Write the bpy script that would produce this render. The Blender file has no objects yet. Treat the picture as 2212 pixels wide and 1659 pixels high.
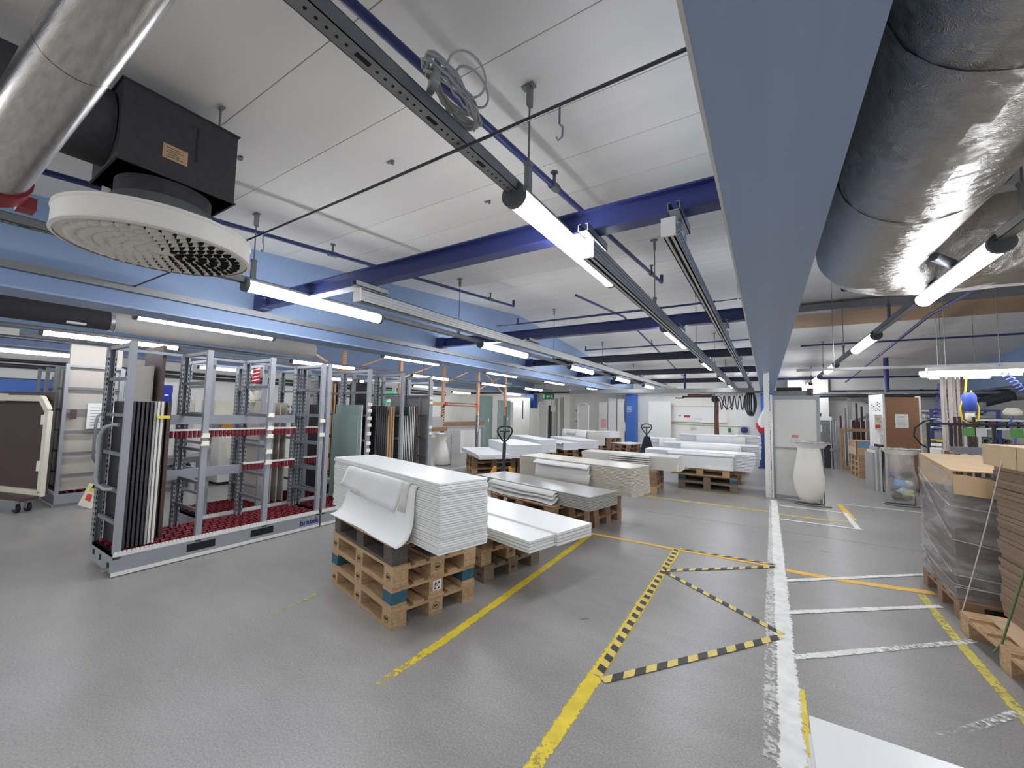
import bpy, bmesh, math, random
from mathutils import Vector, Matrix
random.seed(7)
S = bpy.context.scene
COL = S.collection
PI = math.pi

# ------------------------------------------------------------------ camera
CAM_F, CAM_W = 869.674, 2212.0
cam_d = bpy.data.cameras.new('camera')
cam_d.sensor_fit = 'HORIZONTAL'
cam_d.sensor_width = 36.0
cam_d.lens = CAM_F / CAM_W * 36.0
cam_d.clip_start = 0.05
cam_d.clip_end = 100
cam = bpy.data.objects.new('camera', cam_d)
COL.objects.link(cam)
R_ = Vector((0.84618792, 0.53248518, 0.02062837))
U_ = Vector((0.01855963, -0.06813674, 0.99750335))
F_ = Vector((-0.5325613, 0.84369243, 0.06753921))
cam.matrix_world = Matrix(((R_.x, U_.x, -F_.x, 0.0), (R_.y, U_.y, -F_.y, 0.0),
                           (R_.z, U_.z, -F_.z, 1.53), (0, 0, 0, 1)))
S.camera = cam

# ------------------------------------------------------------------ world, exposure
W = bpy.data.worlds.new('world')
S.world = W
W.use_nodes = True
W.node_tree.nodes['Background'].inputs[0].default_value = (0.55, 0.6, 0.68, 1)
W.node_tree.nodes['Background'].inputs[1].default_value = 0.25
S.view_settings.view_transform = 'Standard'
S.view_settings.look = 'None'
S.view_settings.gamma = 1.0
S.view_settings.use_curve_mapping = False
S.view_settings.exposure = 1.17
S.cycles.use_denoising = True
S.cycles.max_bounces = 10
S.cycles.diffuse_bounces = 8
S.cycles.glossy_bounces = 3
S.cycles.transmission_bounces = 4
S.cycles.transparent_max_bounces = 10
S.cycles.sample_clamp_indirect = 6.0
S.cycles.caustics_reflective = False
S.cycles.caustics_refractive = False
LAMP_STRENGTH = 17.0

# ------------------------------------------------------------------ materials
def lin(c):
    return tuple(((v / 255.0) / 12.92 if v <= 10 else (((v / 255.0) + 0.055) / 1.055) ** 2.4) for v in c) + (1.0,)

MATS = {}
def mat(name, rgb, rough=0.5, metal=0.0, var=0.0, vscale=6.0, rnd=0.0, bump=0.0, bscale=40.0,
        rvar=0.0, spec=0.5, coat=0.0, rgb2=None, stretch=None, grain=0.0):
    """principled material with object-space noise for colour, roughness and fine relief"""
    if name in MATS:
        return MATS[name]
    m = bpy.data.materials.new(name)
    m.use_nodes = True
    nt = m.node_tree
    N, L = nt.nodes, nt.links
    b = N['Principled BSDF']
    b.inputs['Roughness'].default_value = rough
    b.inputs['Metallic'].default_value = metal
    b.inputs['Specular IOR Level'].default_value = spec
    b.inputs['Coat Weight'].default_value = coat
    base = lin(rgb)
    b.inputs['Base Color'].default_value = base
    tc = N.new('ShaderNodeTexCoord')
    vec = tc.outputs['Object']
    if stretch:
        mp = N.new('ShaderNodeMapping')
        mp.inputs['Scale'].default_value = stretch
        L.new(vec, mp.inputs['Vector'])
        vec = mp.outputs[0]
    if var > 0 or rvar > 0 or rgb2:
        nz = N.new('ShaderNodeTexNoise')
        nz.inputs['Scale'].default_value = vscale
        nz.inputs['Detail'].default_value = 5
        L.new(vec, nz.inputs['Vector'])
        if var > 0 or rgb2:
            mx = N.new('ShaderNodeMix')
            mx.data_type = 'RGBA'
            c2 = lin(rgb2) if rgb2 else tuple(max(0, v * (1 - var)) for v in base[:3]) + (1,)
            c1 = base if rgb2 else tuple(min(1, v * (1 + var)) for v in base[:3]) + (1,)
            mx.inputs[6].default_value = c1
            mx.inputs[7].default_value = c2
            cr = N.new('ShaderNodeMapRange')
            cr.inputs[1].default_value = 0.3
            cr.inputs[2].default_value = 0.7
            L.new(nz.outputs['Fac'], cr.inputs[0])
            L.new(cr.outputs[0], mx.inputs[0])
            out = mx.outputs[2]
            if rnd > 0:
                out = _rnd(nt, out, rnd)
            L.new(out, b.inputs['Base Color'])
        if rvar > 0:
            mr = N.new('ShaderNodeMapRange')
            mr.inputs[1].default_value = 0.3
            mr.inputs[2].default_value = 0.7
            mr.inputs[3].default_value = max(0.02, rough - rvar)
            mr.inputs[4].default_value = min(1, rough + rvar)
            L.new(nz.outputs['Fac'], mr.inputs[0])
            L.new(mr.outputs[0], b.inputs['Roughness'])
    elif rnd > 0:
        rg = N.new('ShaderNodeRGB')
        rg.outputs[0].default_value = base
        L.new(_rnd(nt, rg.outputs[0], rnd), b.inputs['Base Color'])
    if bump > 0:
        n2 = N.new('ShaderNodeTexNoise')
        n2.inputs['Scale'].default_value = bscale
        n2.inputs['Detail'].default_value = 4
        L.new(vec, n2.inputs['Vector'])
        bp = N.new('ShaderNodeBump')
        bp.inputs['Strength'].default_value = bump
        bp.inputs['Distance'].default_value = 0.01
        L.new(n2.outputs['Fac'], bp.inputs['Height'])
        L.new(bp.outputs[0], b.inputs['Normal'])
    MATS[name] = m
    return m

def _rnd(nt, sock, amt):
    N, L = nt.nodes, nt.links
    oi = N.new('ShaderNodeObjectInfo')
    mr = N.new('ShaderNodeMapRange')
    mr.inputs[3].default_value = 1 - amt
    mr.inputs[4].default_value = 1 + amt
    L.new(oi.outputs['Random'], mr.inputs[0])
    hs = N.new('ShaderNodeHueSaturation')
    L.new(mr.outputs[0], hs.inputs['Value'])
    L.new(sock, hs.inputs['Color'])
    return hs.outputs[0]

def emis(name, rgb, strength):
    m = bpy.data.materials.new(name)
    m.use_nodes = True
    nt = m.node_tree
    nt.nodes.clear()
    e = nt.nodes.new('ShaderNodeEmission')
    e.inputs[0].default_value = lin(rgb)
    e.inputs[1].default_value = strength
    o = nt.nodes.new('ShaderNodeOutputMaterial')
    nt.links.new(e.outputs[0], o.inputs[0])
    MATS[name] = m
    return m

def paint_worn(name, rgb, wear, scale=30.0, rough=0.55, xfade=None):
    """floor paint: opaque paint with worn holes (noise) through which the floor shows"""
    m = mat(name, rgb, rough, var=0.12, vscale=9)
    nt = m.node_tree
    N, L = nt.nodes, nt.links
    b = N['Principled BSDF']
    tc = N.new('ShaderNodeTexCoord')
    n = N.new('ShaderNodeTexNoise')
    n.inputs['Scale'].default_value = scale
    n.inputs['Detail'].default_value = 8
    n.inputs['Roughness'].default_value = 0.7
    L.new(tc.outputs['Object'], n.inputs['Vector'])
    n2 = N.new('ShaderNodeTexNoise')
    n2.inputs['Scale'].default_value = 1.7
    L.new(tc.outputs['Object'], n2.inputs['Vector'])
    ad = N.new('ShaderNodeMath')
    ad.operation = 'MULTIPLY_ADD'
    L.new(n2.outputs['Fac'], ad.inputs[0])
    ad.inputs[1].default_value = 0.35
    L.new(n.outputs['Fac'], ad.inputs[2])
    # feathered edge across the width: uv.x runs 0..1 across the stripe, uv.y is the local wear 0..1
    uv = N.new('ShaderNodeSeparateXYZ')
    L.new(tc.outputs['UV'], uv.inputs[0])
    ed = N.new('ShaderNodeMath'); ed.operation = 'PINGPONG'
    L.new(uv.outputs[0], ed.inputs[0]); ed.inputs[1].default_value = 0.5
    er = N.new('ShaderNodeMapRange')
    er.inputs[1].default_value = 0.0; er.inputs[2].default_value = 0.22
    er.inputs[3].default_value = -0.35; er.inputs[4].default_value = 0.0
    L.new(ed.outputs[0], er.inputs[0])
    s1 = N.new('ShaderNodeMath'); s1.operation = 'ADD'
    L.new(ad.outputs[0], s1.inputs[0]); L.new(er.outputs[0], s1.inputs[1])
    s2 = N.new('ShaderNodeMath'); s2.operation = 'MULTIPLY_ADD'
    L.new(uv.outputs[1], s2.inputs[0]); s2.inputs[1].default_value = -0.6
    L.new(s1.outputs[0], s2.inputs[2])
    mr = N.new('ShaderNodeMapRange')
    mr.inputs[1].default_value = wear - 0.07
    mr.inputs[2].default_value = wear + 0.07
    L.new(s2.outputs[0], mr.inputs[0])
    L.new(mr.outputs[0], b.inputs['Alpha'])
    return m

M = {}
M['beam_blue'] = mat('beam_blue', (138, 160, 194), 0.5, var=0.05, vscale=2)
M['soffit_blue'] = mat('soffit_blue', (154, 174, 206), 0.5, var=0.06, vscale=3)
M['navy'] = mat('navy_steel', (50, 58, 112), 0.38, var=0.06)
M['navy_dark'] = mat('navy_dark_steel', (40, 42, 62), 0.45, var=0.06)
M['col_blue'] = mat('column_blue', (66, 112, 194), 0.45, var=0.05, vscale=2)
M['ceil'] = mat('ceiling_concrete', (230, 225, 218), 0.85, var=0.05, vscale=1.3, bump=0.15, bscale=60, rnd=0.025)
M['joint'] = mat('ceiling_joint', (150, 146, 138), 0.95)
M['tan'] = mat('tan_panel', (176, 148, 116), 0.7, var=0.05)
M['wall'] = mat('wall_white', (242, 240, 234), 0.8, var=0.05, vscale=1.3)
M['wallgrey'] = mat('wall_grey', (206, 204, 198), 0.8, var=0.05)
M['galv'] = mat('galvanised', (176, 178, 180), 0.42, 0.75, var=0.08, vscale=14)
M['galvd'] = mat('galvanised_dull', (138, 139, 140), 0.5, 0.5, var=0.08, vscale=10)
M['alu'] = mat('aluminium_profile', (196, 197, 196), 0.4, 0.55, var=0.03)
M['dark'] = mat('dark_void', (18, 18, 20), 0.8)
M['black'] = mat('black_plastic', (34, 34, 37), 0.55, var=0.1)
M['duct_black'] = mat('duct_black', (58, 57, 60), 0.75, var=0.14, vscale=30, bump=0.3, bscale=160)
M['duct_grey'] = mat('duct_grey', (98, 102, 104), 0.6, var=0.05)
M['white_pl'] = mat('white_plastic', (232, 228, 220), 0.5, var=0.03)
M['fabric'] = mat('fabric_duct', (206, 200, 192), 0.9, var=0.05, bump=0.4, bscale=12)
M['steel_pipe'] = mat('steel_pipe', (196, 191, 186), 0.24, 1.0, var=0.14, vscale=10, stretch=(1, 9, 9), bump=0.05)
M['rack'] = mat('rack_grey', (158, 160, 166), 0.45, 0.15, var=0.05)
M['rack_dk'] = mat('rack_grey_dark', (122, 124, 130), 0.5, 0.1, var=0.05)
M['red'] = mat('roller_red', (132, 32, 46), 0.42, rnd=0.15)
M['whitestrip'] = mat('white_strip', (235, 233, 228), 0.45)
M['board_w'] = mat('board_white', (236, 236, 233), 0.28, spec=0.45, rnd=0.012, bump=0.02, bscale=90)
M['board_w2'] = mat('board_white_cool', (234, 235, 238), 0.4, rnd=0.015)
M['board_g'] = mat('board_grey', (168, 166, 160), 0.22, rnd=0.03, var=0.02)
M['board_b'] = mat('board_beige', (214, 208, 192), 0.28, rnd=0.03, var=0.02)
M['board_e'] = mat('board_offwhite', (226, 223, 215), 0.35, rnd=0.02)
M['board_k'] = mat('board_black', (42, 40, 44), 0.5, rnd=0.15)
M['board_brown'] = mat('board_brown', (82, 64, 60), 0.5, var=0.08, vscale=3, rnd=0.08)
M['board_teal'] = mat('board_teal', (138, 158, 152), 0.5, rnd=0.05)
M['board_tealdk'] = mat('board_teal_dark', (70, 92, 92), 0.5, rnd=0.05)
M['board_wood'] = mat('board_wood', (196, 160, 120), 0.5, rnd=0.1, var=0.1, stretch=(8, 8, 0.6))
M['board_grey2'] = mat('board_warm_grey', (192, 184, 172), 0.5, var=0.03)
M['board_mid'] = mat('board_mid_grey', (172, 168, 166), 0.5, var=0.03)
M['edge_k'] = mat('edge_dark_grey', (62, 60, 63), 0.5, rnd=0.1)
M['edge_wood'] = mat('edge_pale_wood', (206, 176, 140), 0.5)
M['edge_w'] = mat('edge_white', (226, 224, 216), 0.5)
M['foam'] = mat('foam_sheet', (232, 232, 230), 0.7, bump=0.25, bscale=30)
M['foam2'] = mat('foam_sheet_grey', (218, 217, 212), 0.7, bump=0.25, bscale=30)
WSTR = (3, 3, 3)
M['wood'] = mat('pallet_wood', (190, 157, 120), 0.75, var=0.26, vscale=5, rnd=0.14, bump=0.3, bscale=25)
M['wood_b'] = mat('pallet_wood_brown', (150, 119, 92), 0.78, var=0.26, vscale=5, rnd=0.14, bump=0.3, bscale=25)
M['wood_k'] = mat('pallet_wood_weathered', (92, 86, 80), 0.8, var=0.3, vscale=6, rnd=0.14, bump=0.3, bscale=25)
M['wood_g'] = mat('pallet_wood_greyed', (140, 124, 106), 0.8, var=0.25, vscale=6, rnd=0.14, bump=0.3, bscale=25)
M['wood_teal'] = mat('block_teal', (52, 96, 112), 0.7, var=0.35, vscale=14)
M['ply'] = mat('plywood_sheet', (196, 160, 132), 0.7, var=0.1, vscale=10)
M['ink'] = mat('stamp_ink', (70, 52, 40), 0.8)
M['copper'] = mat('orange_steel', (214, 168, 134), 0.5, 0.05, var=0.1, vscale=10)
M['redbar'] = mat('red_bar', (150, 84, 74), 0.5)
M['cream'] = mat('cream_machine', (234, 229, 208), 0.45, var=0.03)
M['machine'] = mat('white_machine', (226, 224, 218), 0.42, var=0.03)
M['card'] = mat('cardboard', (214, 184, 146), 0.8, var=0.05, vscale=8, rnd=0.03)
M['card_dk'] = mat('cardboard_edges', (148, 124, 104), 0.85, var=0.15, vscale=20, rnd=0.14)
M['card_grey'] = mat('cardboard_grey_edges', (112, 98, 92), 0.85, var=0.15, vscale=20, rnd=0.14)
M['mdf'] = mat('brown_hardboard', (146, 106, 76), 0.6, var=0.04, vscale=14)
M['panel'] = mat('light_grey_panel', (214, 213, 207), 0.5, var=0.02)
M['yellow'] = mat('yellow_plastic', (236, 212, 70), 0.45)
M['orange'] = mat('orange_paint', (222, 158, 62), 0.45)
M['fitting_red'] = mat('fitting_red', (140, 36, 38), 0.5)
M['redsign'] = mat('red_sign', (218, 62, 50), 0.5)
M['redtag'] = mat('red_tag', (226, 82, 66), 0.55)
M['paper'] = mat('paper', (240, 239, 235), 0.8)
M['paper_c'] = mat('paper_cream', (238, 234, 214), 0.7)
M['print'] = mat('print_ink', (90, 90, 96), 0.8)
M['green'] = mat('sign_green', (42, 128, 78), 0.5)
M['green_b'] = mat('box_green', (70, 190, 112), 0.5)
M['green_t'] = mat('tag_green', (112, 178, 98), 0.6)
M['logo'] = mat('logo_blue', (40, 44, 130), 0.5)
M['blue_tarp'] = mat('blue_cover', (52, 62, 170), 0.6, var=0.08)
M['blue_rack'] = mat('rack_blue', (44, 62, 132), 0.45)
M['coil'] = mat('hose_blue', (84, 98, 186), 0.4)
M['hoist'] = mat('hoist_blue', (70, 92, 180), 0.4)
M['cable'] = mat('cable_grey', (196, 194, 190), 0.55)
M['hose'] = mat('hose_dark', (58, 60, 66), 0.5)
M['vac'] = mat('vacuum_tube', (120, 78, 62), 0.6, bump=0.4, bscale=60)
M['pink'] = mat('paper_pink', (240, 178, 186), 0.8)
M['bluepaper'] = mat('paper_blue', (112, 172, 220), 0.8)
M['mintpaper'] = mat('paper_mint', (190, 220, 214), 0.8)
M['cloth_w'] = mat('cloth_white', (232, 232, 230), 0.85)
M['cloth_b'] = mat('cloth_blue', (52, 66, 128), 0.85, var=0.1)
M['cloth_r'] = mat('cloth_red', (192, 44, 56), 0.8)
M['strap_g'] = mat('strap_green', (96, 122, 78), 0.5)
M['strap_w'] = mat('strap_white', (214, 212, 206), 0.4)
M['chrome'] = mat('chrome', (205, 206, 208), 0.2, 0.9)
M['tube_grey'] = mat('grey_tube', (150, 150, 150), 0.6, rnd=0.12)
M['strip_wood'] = mat('hanging_strip', (166, 156, 146), 0.6, rnd=0.1)
M['brownstrip'] = mat('strip_brown', (84, 58, 52), 0.55, rnd=0.1)

def make_floor():
    m = mat('floor_concrete', (156, 153, 149), 0.4)
    nt = m.node_tree; N, L = nt.nodes, nt.links
    b = N['Principled BSDF']
    tc = N.new('ShaderNodeTexCoord')
    fine = N.new('ShaderNodeTexNoise'); fine.inputs['Scale'].default_value = 95; fine.inputs['Detail'].default_value = 3
    big = N.new('ShaderNodeTexNoise'); big.inputs['Scale'].default_value = 0.9; big.inputs['Detail'].default_value = 7
    mp = N.new('ShaderNodeMapping'); mp.inputs['Scale'].default_value = (1.0, 3.2, 1)
    L.new(tc.outputs['Object'], mp.inputs[0])
    streak = N.new('ShaderNodeTexNoise'); streak.inputs['Scale'].default_value = 2.6; streak.inputs['Detail'].default_value = 8
    streak.inputs['Roughness'].default_value = 0.55
    L.new(mp.outputs[0], streak.inputs['Vector'])
    L.new(tc.outputs['Object'], fine.inputs['Vector']); L.new(tc.outputs['Object'], big.inputs['Vector'])
    def rng(s, lo, hi, a, c):
        r = N.new('ShaderNodeMapRange')
        r.inputs[1].default_value = lo; r.inputs[2].default_value = hi
        r.inputs[3].default_value = a; r.inputs[4].default_value = c
        L.new(s, r.inputs[0]); return r.outputs[0]
    v1 = rng(fine.outputs['Fac'], .32, .68, .80, 1.16)
    v2 = rng(big.outputs['Fac'], .3, .7, .90, 1.10)
    v3 = rng(streak.outputs['Fac'], .2, .8, .92, 1.08)
    m1 = N.new('ShaderNodeMath'); m1.operation = 'MULTIPLY'; L.new(v1, m1.inputs[0]); L.new(v2, m1.inputs[1])
    m2 = N.new('ShaderNodeMath'); m2.operation = 'MULTIPLY'; L.new(m1.outputs[0], m2.inputs[0]); L.new(v3, m2.inputs[1])
    # scattered dark scuffs
    sc = N.new('ShaderNodeTexNoise'); sc.inputs['Scale'].default_value = 3.1; sc.inputs['Detail'].default_value = 10
    sc.inputs['Roughness'].default_value = 0.75
    L.new(tc.outputs['Object'], sc.inputs['Vector'])
    v4 = rng(sc.outputs['Fac'], .56, .80, 1.0, .93)
    m3 = N.new('ShaderNodeMath'); m3.operation = 'MULTIPLY'; L.new(m2.outputs[0], m3.inputs[0]); L.new(v4, m3.inputs[1])
    hs = N.new('ShaderNodeHueSaturation'); hs.inputs['Color'].default_value = lin((156, 153, 149))
    L.new(m3.outputs[0], hs.inputs['Value']); L.new(hs.outputs[0], b.inputs['Base Color'])
    L.new(rng(big.outputs['Fac'], .2, .8, .29, .41), b.inputs['Roughness'])
    bp = N.new('ShaderNodeBump'); bp.inputs['Strength'].default_value = 0.12; bp.inputs['Distance'].default_value = 0.004
    L.new(fine.outputs['Fac'], bp.inputs['Height']); L.new(bp.outputs[0], b.inputs['Normal'])
    return m
M['floor'] = make_floor()
M['paint_y'] = paint_worn('floor_paint_yellow', (232, 206, 62), 0.47)
M['paint_yf'] = paint_worn('floor_paint_yellow_faded', (214, 200, 96), 0.70)
M['paint_o'] = paint_worn('floor_paint_amber', (242, 190, 72), 0.42)
M['paint_w'] = paint_worn('floor_paint_white', (236, 235, 230), 0.45)
M['paint_wo'] = paint_worn('floor_paint_white_old', (206, 204, 198), 0.55)
M['tape_y'] = mat('tape_yellow', (226, 202, 110), 0.5, var=0.05)
M['tape_k'] = mat('tape_black', (58, 55, 54), 0.5, var=0.1)
M['lamp'] = emis('lamp_diffuser', (244, 248, 255), LAMP_STRENGTH)
M['tube_lamp'] = emis('tube_lamp', (250, 250, 255), LAMP_STRENGTH * 0.8)

def make_foil():
    m = mat('foil_insulation', (182, 178, 172), 0.31, 1.0)
    nt = m.node_tree; N, L = nt.nodes, nt.links
    b = N['Principled BSDF']
    tc = N.new('ShaderNodeTexCoord')
    mp = N.new('ShaderNodeMapping'); mp.inputs['Scale'].default_value = (1, 1.6, 1)
    L.new(tc.outputs['Object'], mp.inputs[0])
    n1 = N.new('ShaderNodeTexNoise'); n1.inputs['Scale'].default_value = 11; n1.inputs['Detail'].default_value = 6; n1.inputs['Distortion'].default_value = 1.2
    n2 = N.new('ShaderNodeTexVoronoi'); n2.inputs['Scale'].default_value = 9; n2.feature = 'DISTANCE_TO_EDGE'
    L.new(mp.outputs[0], n1.inputs['Vector']); L.new(n1.outputs['Color'], n2.inputs['Vector'])
    mx = N.new('ShaderNodeMath'); mx.operation = 'ADD'
    L.new(n1.outputs['Fac'], mx.inputs[0]); L.new(n2.outputs['Distance'], mx.inputs[1])
    bp = N.new('ShaderNodeBump'); bp.inputs['Strength'].default_value = 0.55; bp.inputs['Distance'].default_value = 0.015
    L.new(mx.outputs[0], bp.inputs['Height']); L.new(bp.outputs[0], b.inputs['Normal'])
    return m
M['foil'] = make_foil()
ORD = ('first', 'second', 'third', 'fourth', 'fifth', 'sixth', 'seventh', 'eighth', 'ninth', 'tenth', 'eleventh', 'twelfth', 'thirteenth', 'fourteenth', 'fifteenth', 'sixteenth', 'seventeenth', 'eighteenth')
def place(k, n):
    """where item k of n stands in its stack, counted from the nearer end"""
    if k == 0: return 'lowest'
    if k == n - 1: return 'topmost'
    return ORD[k] + ' from the bottom' if k < n / 2 else ORD[n - k - 1] + ' from the top'

def film(name, rgb, opacity, gloss_rough=0.15, scale=7.0, streak=(1, 1, 3)):
    """thin clear plastic: mostly transparent, hazy and shiny where it is creased"""
    m = bpy.data.materials.new(name); m.use_nodes = True
    nt = m.node_tree; N, L = nt.nodes, nt.links
    b = N['Principled BSDF']
    b.inputs['Base Color'].default_value = lin(rgb)
    b.inputs['Roughness'].default_value = gloss_rough
    tc = N.new('ShaderNodeTexCoord'); mp = N.new('ShaderNodeMapping')
    mp.inputs['Scale'].default_value = streak; mp.inputs['Rotation'].default_value = (0.5, 0.4, 0.2)
    n = N.new('ShaderNodeTexNoise'); n.inputs['Scale'].default_value = scale; n.inputs['Detail'].default_value = 6
    n.inputs['Distortion'].default_value = 0.8
    L.new(tc.outputs['Object'], mp.inputs[0]); L.new(mp.outputs[0], n.inputs['Vector'])
    mr = N.new('ShaderNodeMapRange')
    mr.inputs[1].default_value = 0.38; mr.inputs[2].default_value = 0.72
    mr.inputs[3].default_value = opacity * 0.45; mr.inputs[4].default_value = min(1, opacity * 1.7)
    L.new(n.outputs['Fac'], mr.inputs[0]); L.new(mr.outputs[0], b.inputs['Alpha'])
    bp = N.new('ShaderNodeBump'); bp.inputs['Strength'].default_value = 0.5; bp.inputs['Distance'].default_value = 0.02
    L.new(n.outputs['Fac'], bp.inputs['Height']); L.new(bp.outputs[0], b.inputs['Normal'])
    MATS[name] = m
    return m
M['film'] = film('stretch_film', (225, 222, 220), 0.36, 0.15, 3.0, (1, .6, 3))
M['bag'] = film('clear_bag', (226, 224, 218), 0.30, 0.25, 3.0, (1, 1, .5))
M['bag_full'] = mat('white_bag', (236, 232, 222), 0.4, var=0.03, vscale=4, bump=0.25, bscale=8)

# ------------------------------------------------------------------ mesh helpers
class MB:
    """collects shapes and links them as ONE mesh object"""
    def __init__(self):
        self.v = []; self.f = []; self.mi = []; self.m = 0; self.smooth = []
    def add(self, vs, fs, smooth=False):
        o = len(self.v)
        self.v += [tuple(v) for v in vs]
        for f in fs:
            self.f.append([i + o for i in f]); self.mi.append(self.m); self.smooth.append(smooth)
    def box(self, x0, x1, y0, y1, z0, z1):
        vs = [(x, y, z) for z in (z0, z1) for y in (y0, y1) for x in (x0, x1)]
        self.add(vs, [(0, 2, 3, 1), (4, 5, 7, 6), (0, 1, 5, 4), (2, 6, 7, 3), (0, 4, 6, 2), (1, 3, 7, 5)])
        return self
    def bar(self, p, q, w, h, up=(0, 0, 1)):
        """box of section w x h from p to q"""
        p, q = Vector(p), Vector(q)
        d = (q - p).normalized(); up = Vector(up)
        if abs(d.dot(up)) > 0.98: up = Vector((1, 0, 0))
        s = d.cross(up).normalized(); t = s.cross(d)
        vs = [c + s * a * w / 2 + t * b_ * h / 2 for c in (p, q) for b_ in (-1, 1) for a in (-1, 1)]
        self.add(vs, [(0, 1, 3, 2), (4, 6, 7, 5), (0, 4, 5, 1), (2, 3, 7, 6), (0, 2, 6, 4), (1, 5, 7, 3)])
        return self
    def tube(self, pts, r, seg=8, caps=True, closed=False):
        pts = [Vector(p) for p in pts]; n = len(pts)
        rs = r if isinstance(r, (list, tuple)) else [r] * n
        rings = []; prev = None
        for i, p in enumerate(pts):
            if closed: d = pts[(i + 1) % n] - pts[i - 1]
            else: d = pts[min(i + 1, n - 1)] - pts[max(i - 1, 0)]
            d.normalize()
            if prev is None:
                u = d.cross(Vector((0, 0, 1)))
                if u.length < 1e-3: u = d.cross(Vector((1, 0, 0)))
            else: u = prev - d * prev.dot(d)
            u.normalize(); prev = u; w = d.cross(u)
            rings.append([p + (u * math.cos(2 * PI * k / seg) + w * math.sin(2 * PI * k / seg)) * rs[i] for k in range(seg)])
        vs = [v for rg in rings for v in rg]; fs = []
        for i in range(n if closed else n - 1):
            j = (i + 1) % n
            for k in range(seg):
                k2 = (k + 1) % seg
                fs.append((i * seg + k, i * seg + k2, j * seg + k2, j * seg + k))
        self.add(vs, fs, True)
        if caps and not closed:
            self.add(rings[0], [tuple(range(seg))[::-1]]); self.add(rings[-1], [tuple(range(seg))])
        return self
    def cyl(self, p, q, r, seg=12, caps=True):
        return self.tube([p, q], r, seg, caps)
    def lathe(self, c, prof, seg=24, axis='z', caps=True, smooth=True):
        """profile of (radius, height) turned about a vertical axis through c"""
        vs = []; fs = []
        for r, h in prof:
            for k in range(seg):
                a = 2 * PI * k / seg
                vs.append((c[0] + r * math.cos(a), c[1] + r * math.sin(a), c[2] + h))
        for i in range(len(prof) - 1):
            for k in range(seg):
                k2 = (k + 1) % seg
                fs.append((i * seg + k, i * seg + k2, (i + 1) * seg + k2, (i + 1) * seg + k))
        self.add(vs, fs, smooth)
        if caps:
            self.add(vs[:seg], [tuple(range(seg))[::-1]]); self.add(vs[-seg:], [tuple(range(seg))])
        return self
    def prism(self, poly, d):
        """polygon (3D points) extruded by vector d"""
        n = len(poly); d = Vector(d)
        vs = [Vector(p) for p in poly] + [Vector(p) + d for p in poly]
        fs = [tuple(range(n))[::-1], tuple(range(n, 2 * n))] + [(i, (i + 1) % n, n + (i + 1) % n, n + i) for i in range(n)]
        self.add(vs, fs)
        return self
    def grid(self, rows, smooth=True):
        """quads through a list of rows of points"""
        n = len(rows[0]); vs = [p for r in rows for p in r]
        fs = [(i * n + j, i * n + j + 1, (i + 1) * n + j + 1, (i + 1) * n + j) for i in range(len(rows) - 1) for j in range(n - 1)]
        self.add(vs, fs, smooth)
        return self
    def mesh(self, name, mats):
        me = bpy.data.meshes.new(name)
        me.from_pydata(self.v, [], self.f)
        for m in (mats if isinstance(mats, (list, tuple)) else [mats]): me.materials.append(m)
        me.polygons.foreach_set('material_index', self.mi)
        me.polygons.foreach_set('use_smooth', self.smooth)
        me.update()
        return me
    def build(self, name, mats, parent=None, loc=None, rz=0.0, fix=False):
        me = self.mesh(name, mats)
        if fix:
            bm = bmesh.new(); bm.from_mesh(me)
            bmesh.ops.recalc_face_normals(bm, faces=bm.faces)
            bm.to_mesh(me); bm.free()
        return link(name, me, parent, loc, rz)

def link(name, me, parent=None, loc=None, rz=0.0, scale=None):
    o = bpy.data.objects.new(name, me)
    COL.objects.link(o)
    if parent: o.parent = parent
    if loc is not None: o.location = loc
    if rz: o.rotation_euler = (0, 0, rz)
    if scale is not None: o.scale = scale
    return o

def tag(o, label=None, cat=None, group=None, kind=None):
    if label: o['label'] = label
    if cat: o['category'] = cat
    if group: o['group'] = group
    if kind: o['kind'] = kind
    return o

def thing(name, label, cat, loc=(0, 0, 0), rz=0.0, group=None):
    o = link(name, None, None, loc, rz)
    o.empty_display_size = 0.1
    return tag(o, label, cat, group)

def struct(name, mb, m, parent=None):
    o = mb.build(name, m, parent)
    if not parent: o['kind'] = 'structure'
    return o

_UB = {}
def ubox(m):
    """shared unit box, corner at the origin, in material m"""
    if m.name not in _UB:
        _UB[m.name] = MB().box(0, 1, 0, 1, 0, 1).mesh('box_' + m.name, m)
    return _UB[m.name]

def ubox2(mf, me_):
    """shared unit box with its +x edge in another material"""
    k = mf.name + '|' + me_.name
    if k not in _UB:
        b = MB().box(0, 1, 0, 1, 0, 1); b.mi[5] = 1; _UB[k] = b.mesh('box_two', [mf, me_])
    return _UB[k]

def sbox(name, m, parent, x0, x1, y0, y1, z0, z1):
    return link(name, ubox(m), parent, (x0, y0, z0), 0, (x1 - x0, y1 - y0, z1 - z0))

def copy_tree(o, parent=None):
    c = o.copy(); COL.objects.link(c)
    if parent: c.parent = parent
    for ch in o.children: copy_tree(ch, c)
    return c

def arc(c, r, a0, a1, n, ax='xz'):
    out = []
    for i in range(n + 1):
        a = a0 + (a1 - a0) * i / n
        x, y = r * math.cos(a), r * math.sin(a)
        out.append((c[0] + x, c[1], c[2] + y) if ax == 'xz' else (c[0], c[1] + x, c[2] + y) if ax == 'yz' else (c[0] + x, c[1] + y, c[2]))
    return out

# ================================================================== the setting
YB, YF, XL, XR = 18.8, -6.0, -15.5, 10.6
BEAMS = (-10.45, -5.2, 0.05, 5.3)
RIDGE = 8.53
def ceil_z(x, y):
    z = 3.22 + 0.083 * y if y <= RIDGE else 3.928 - 0.092 * (y - RIDGE)
    if x > 0.06 and x < 5.3 and y < 5.0: z = max(z, 3.62)
    return z

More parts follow.
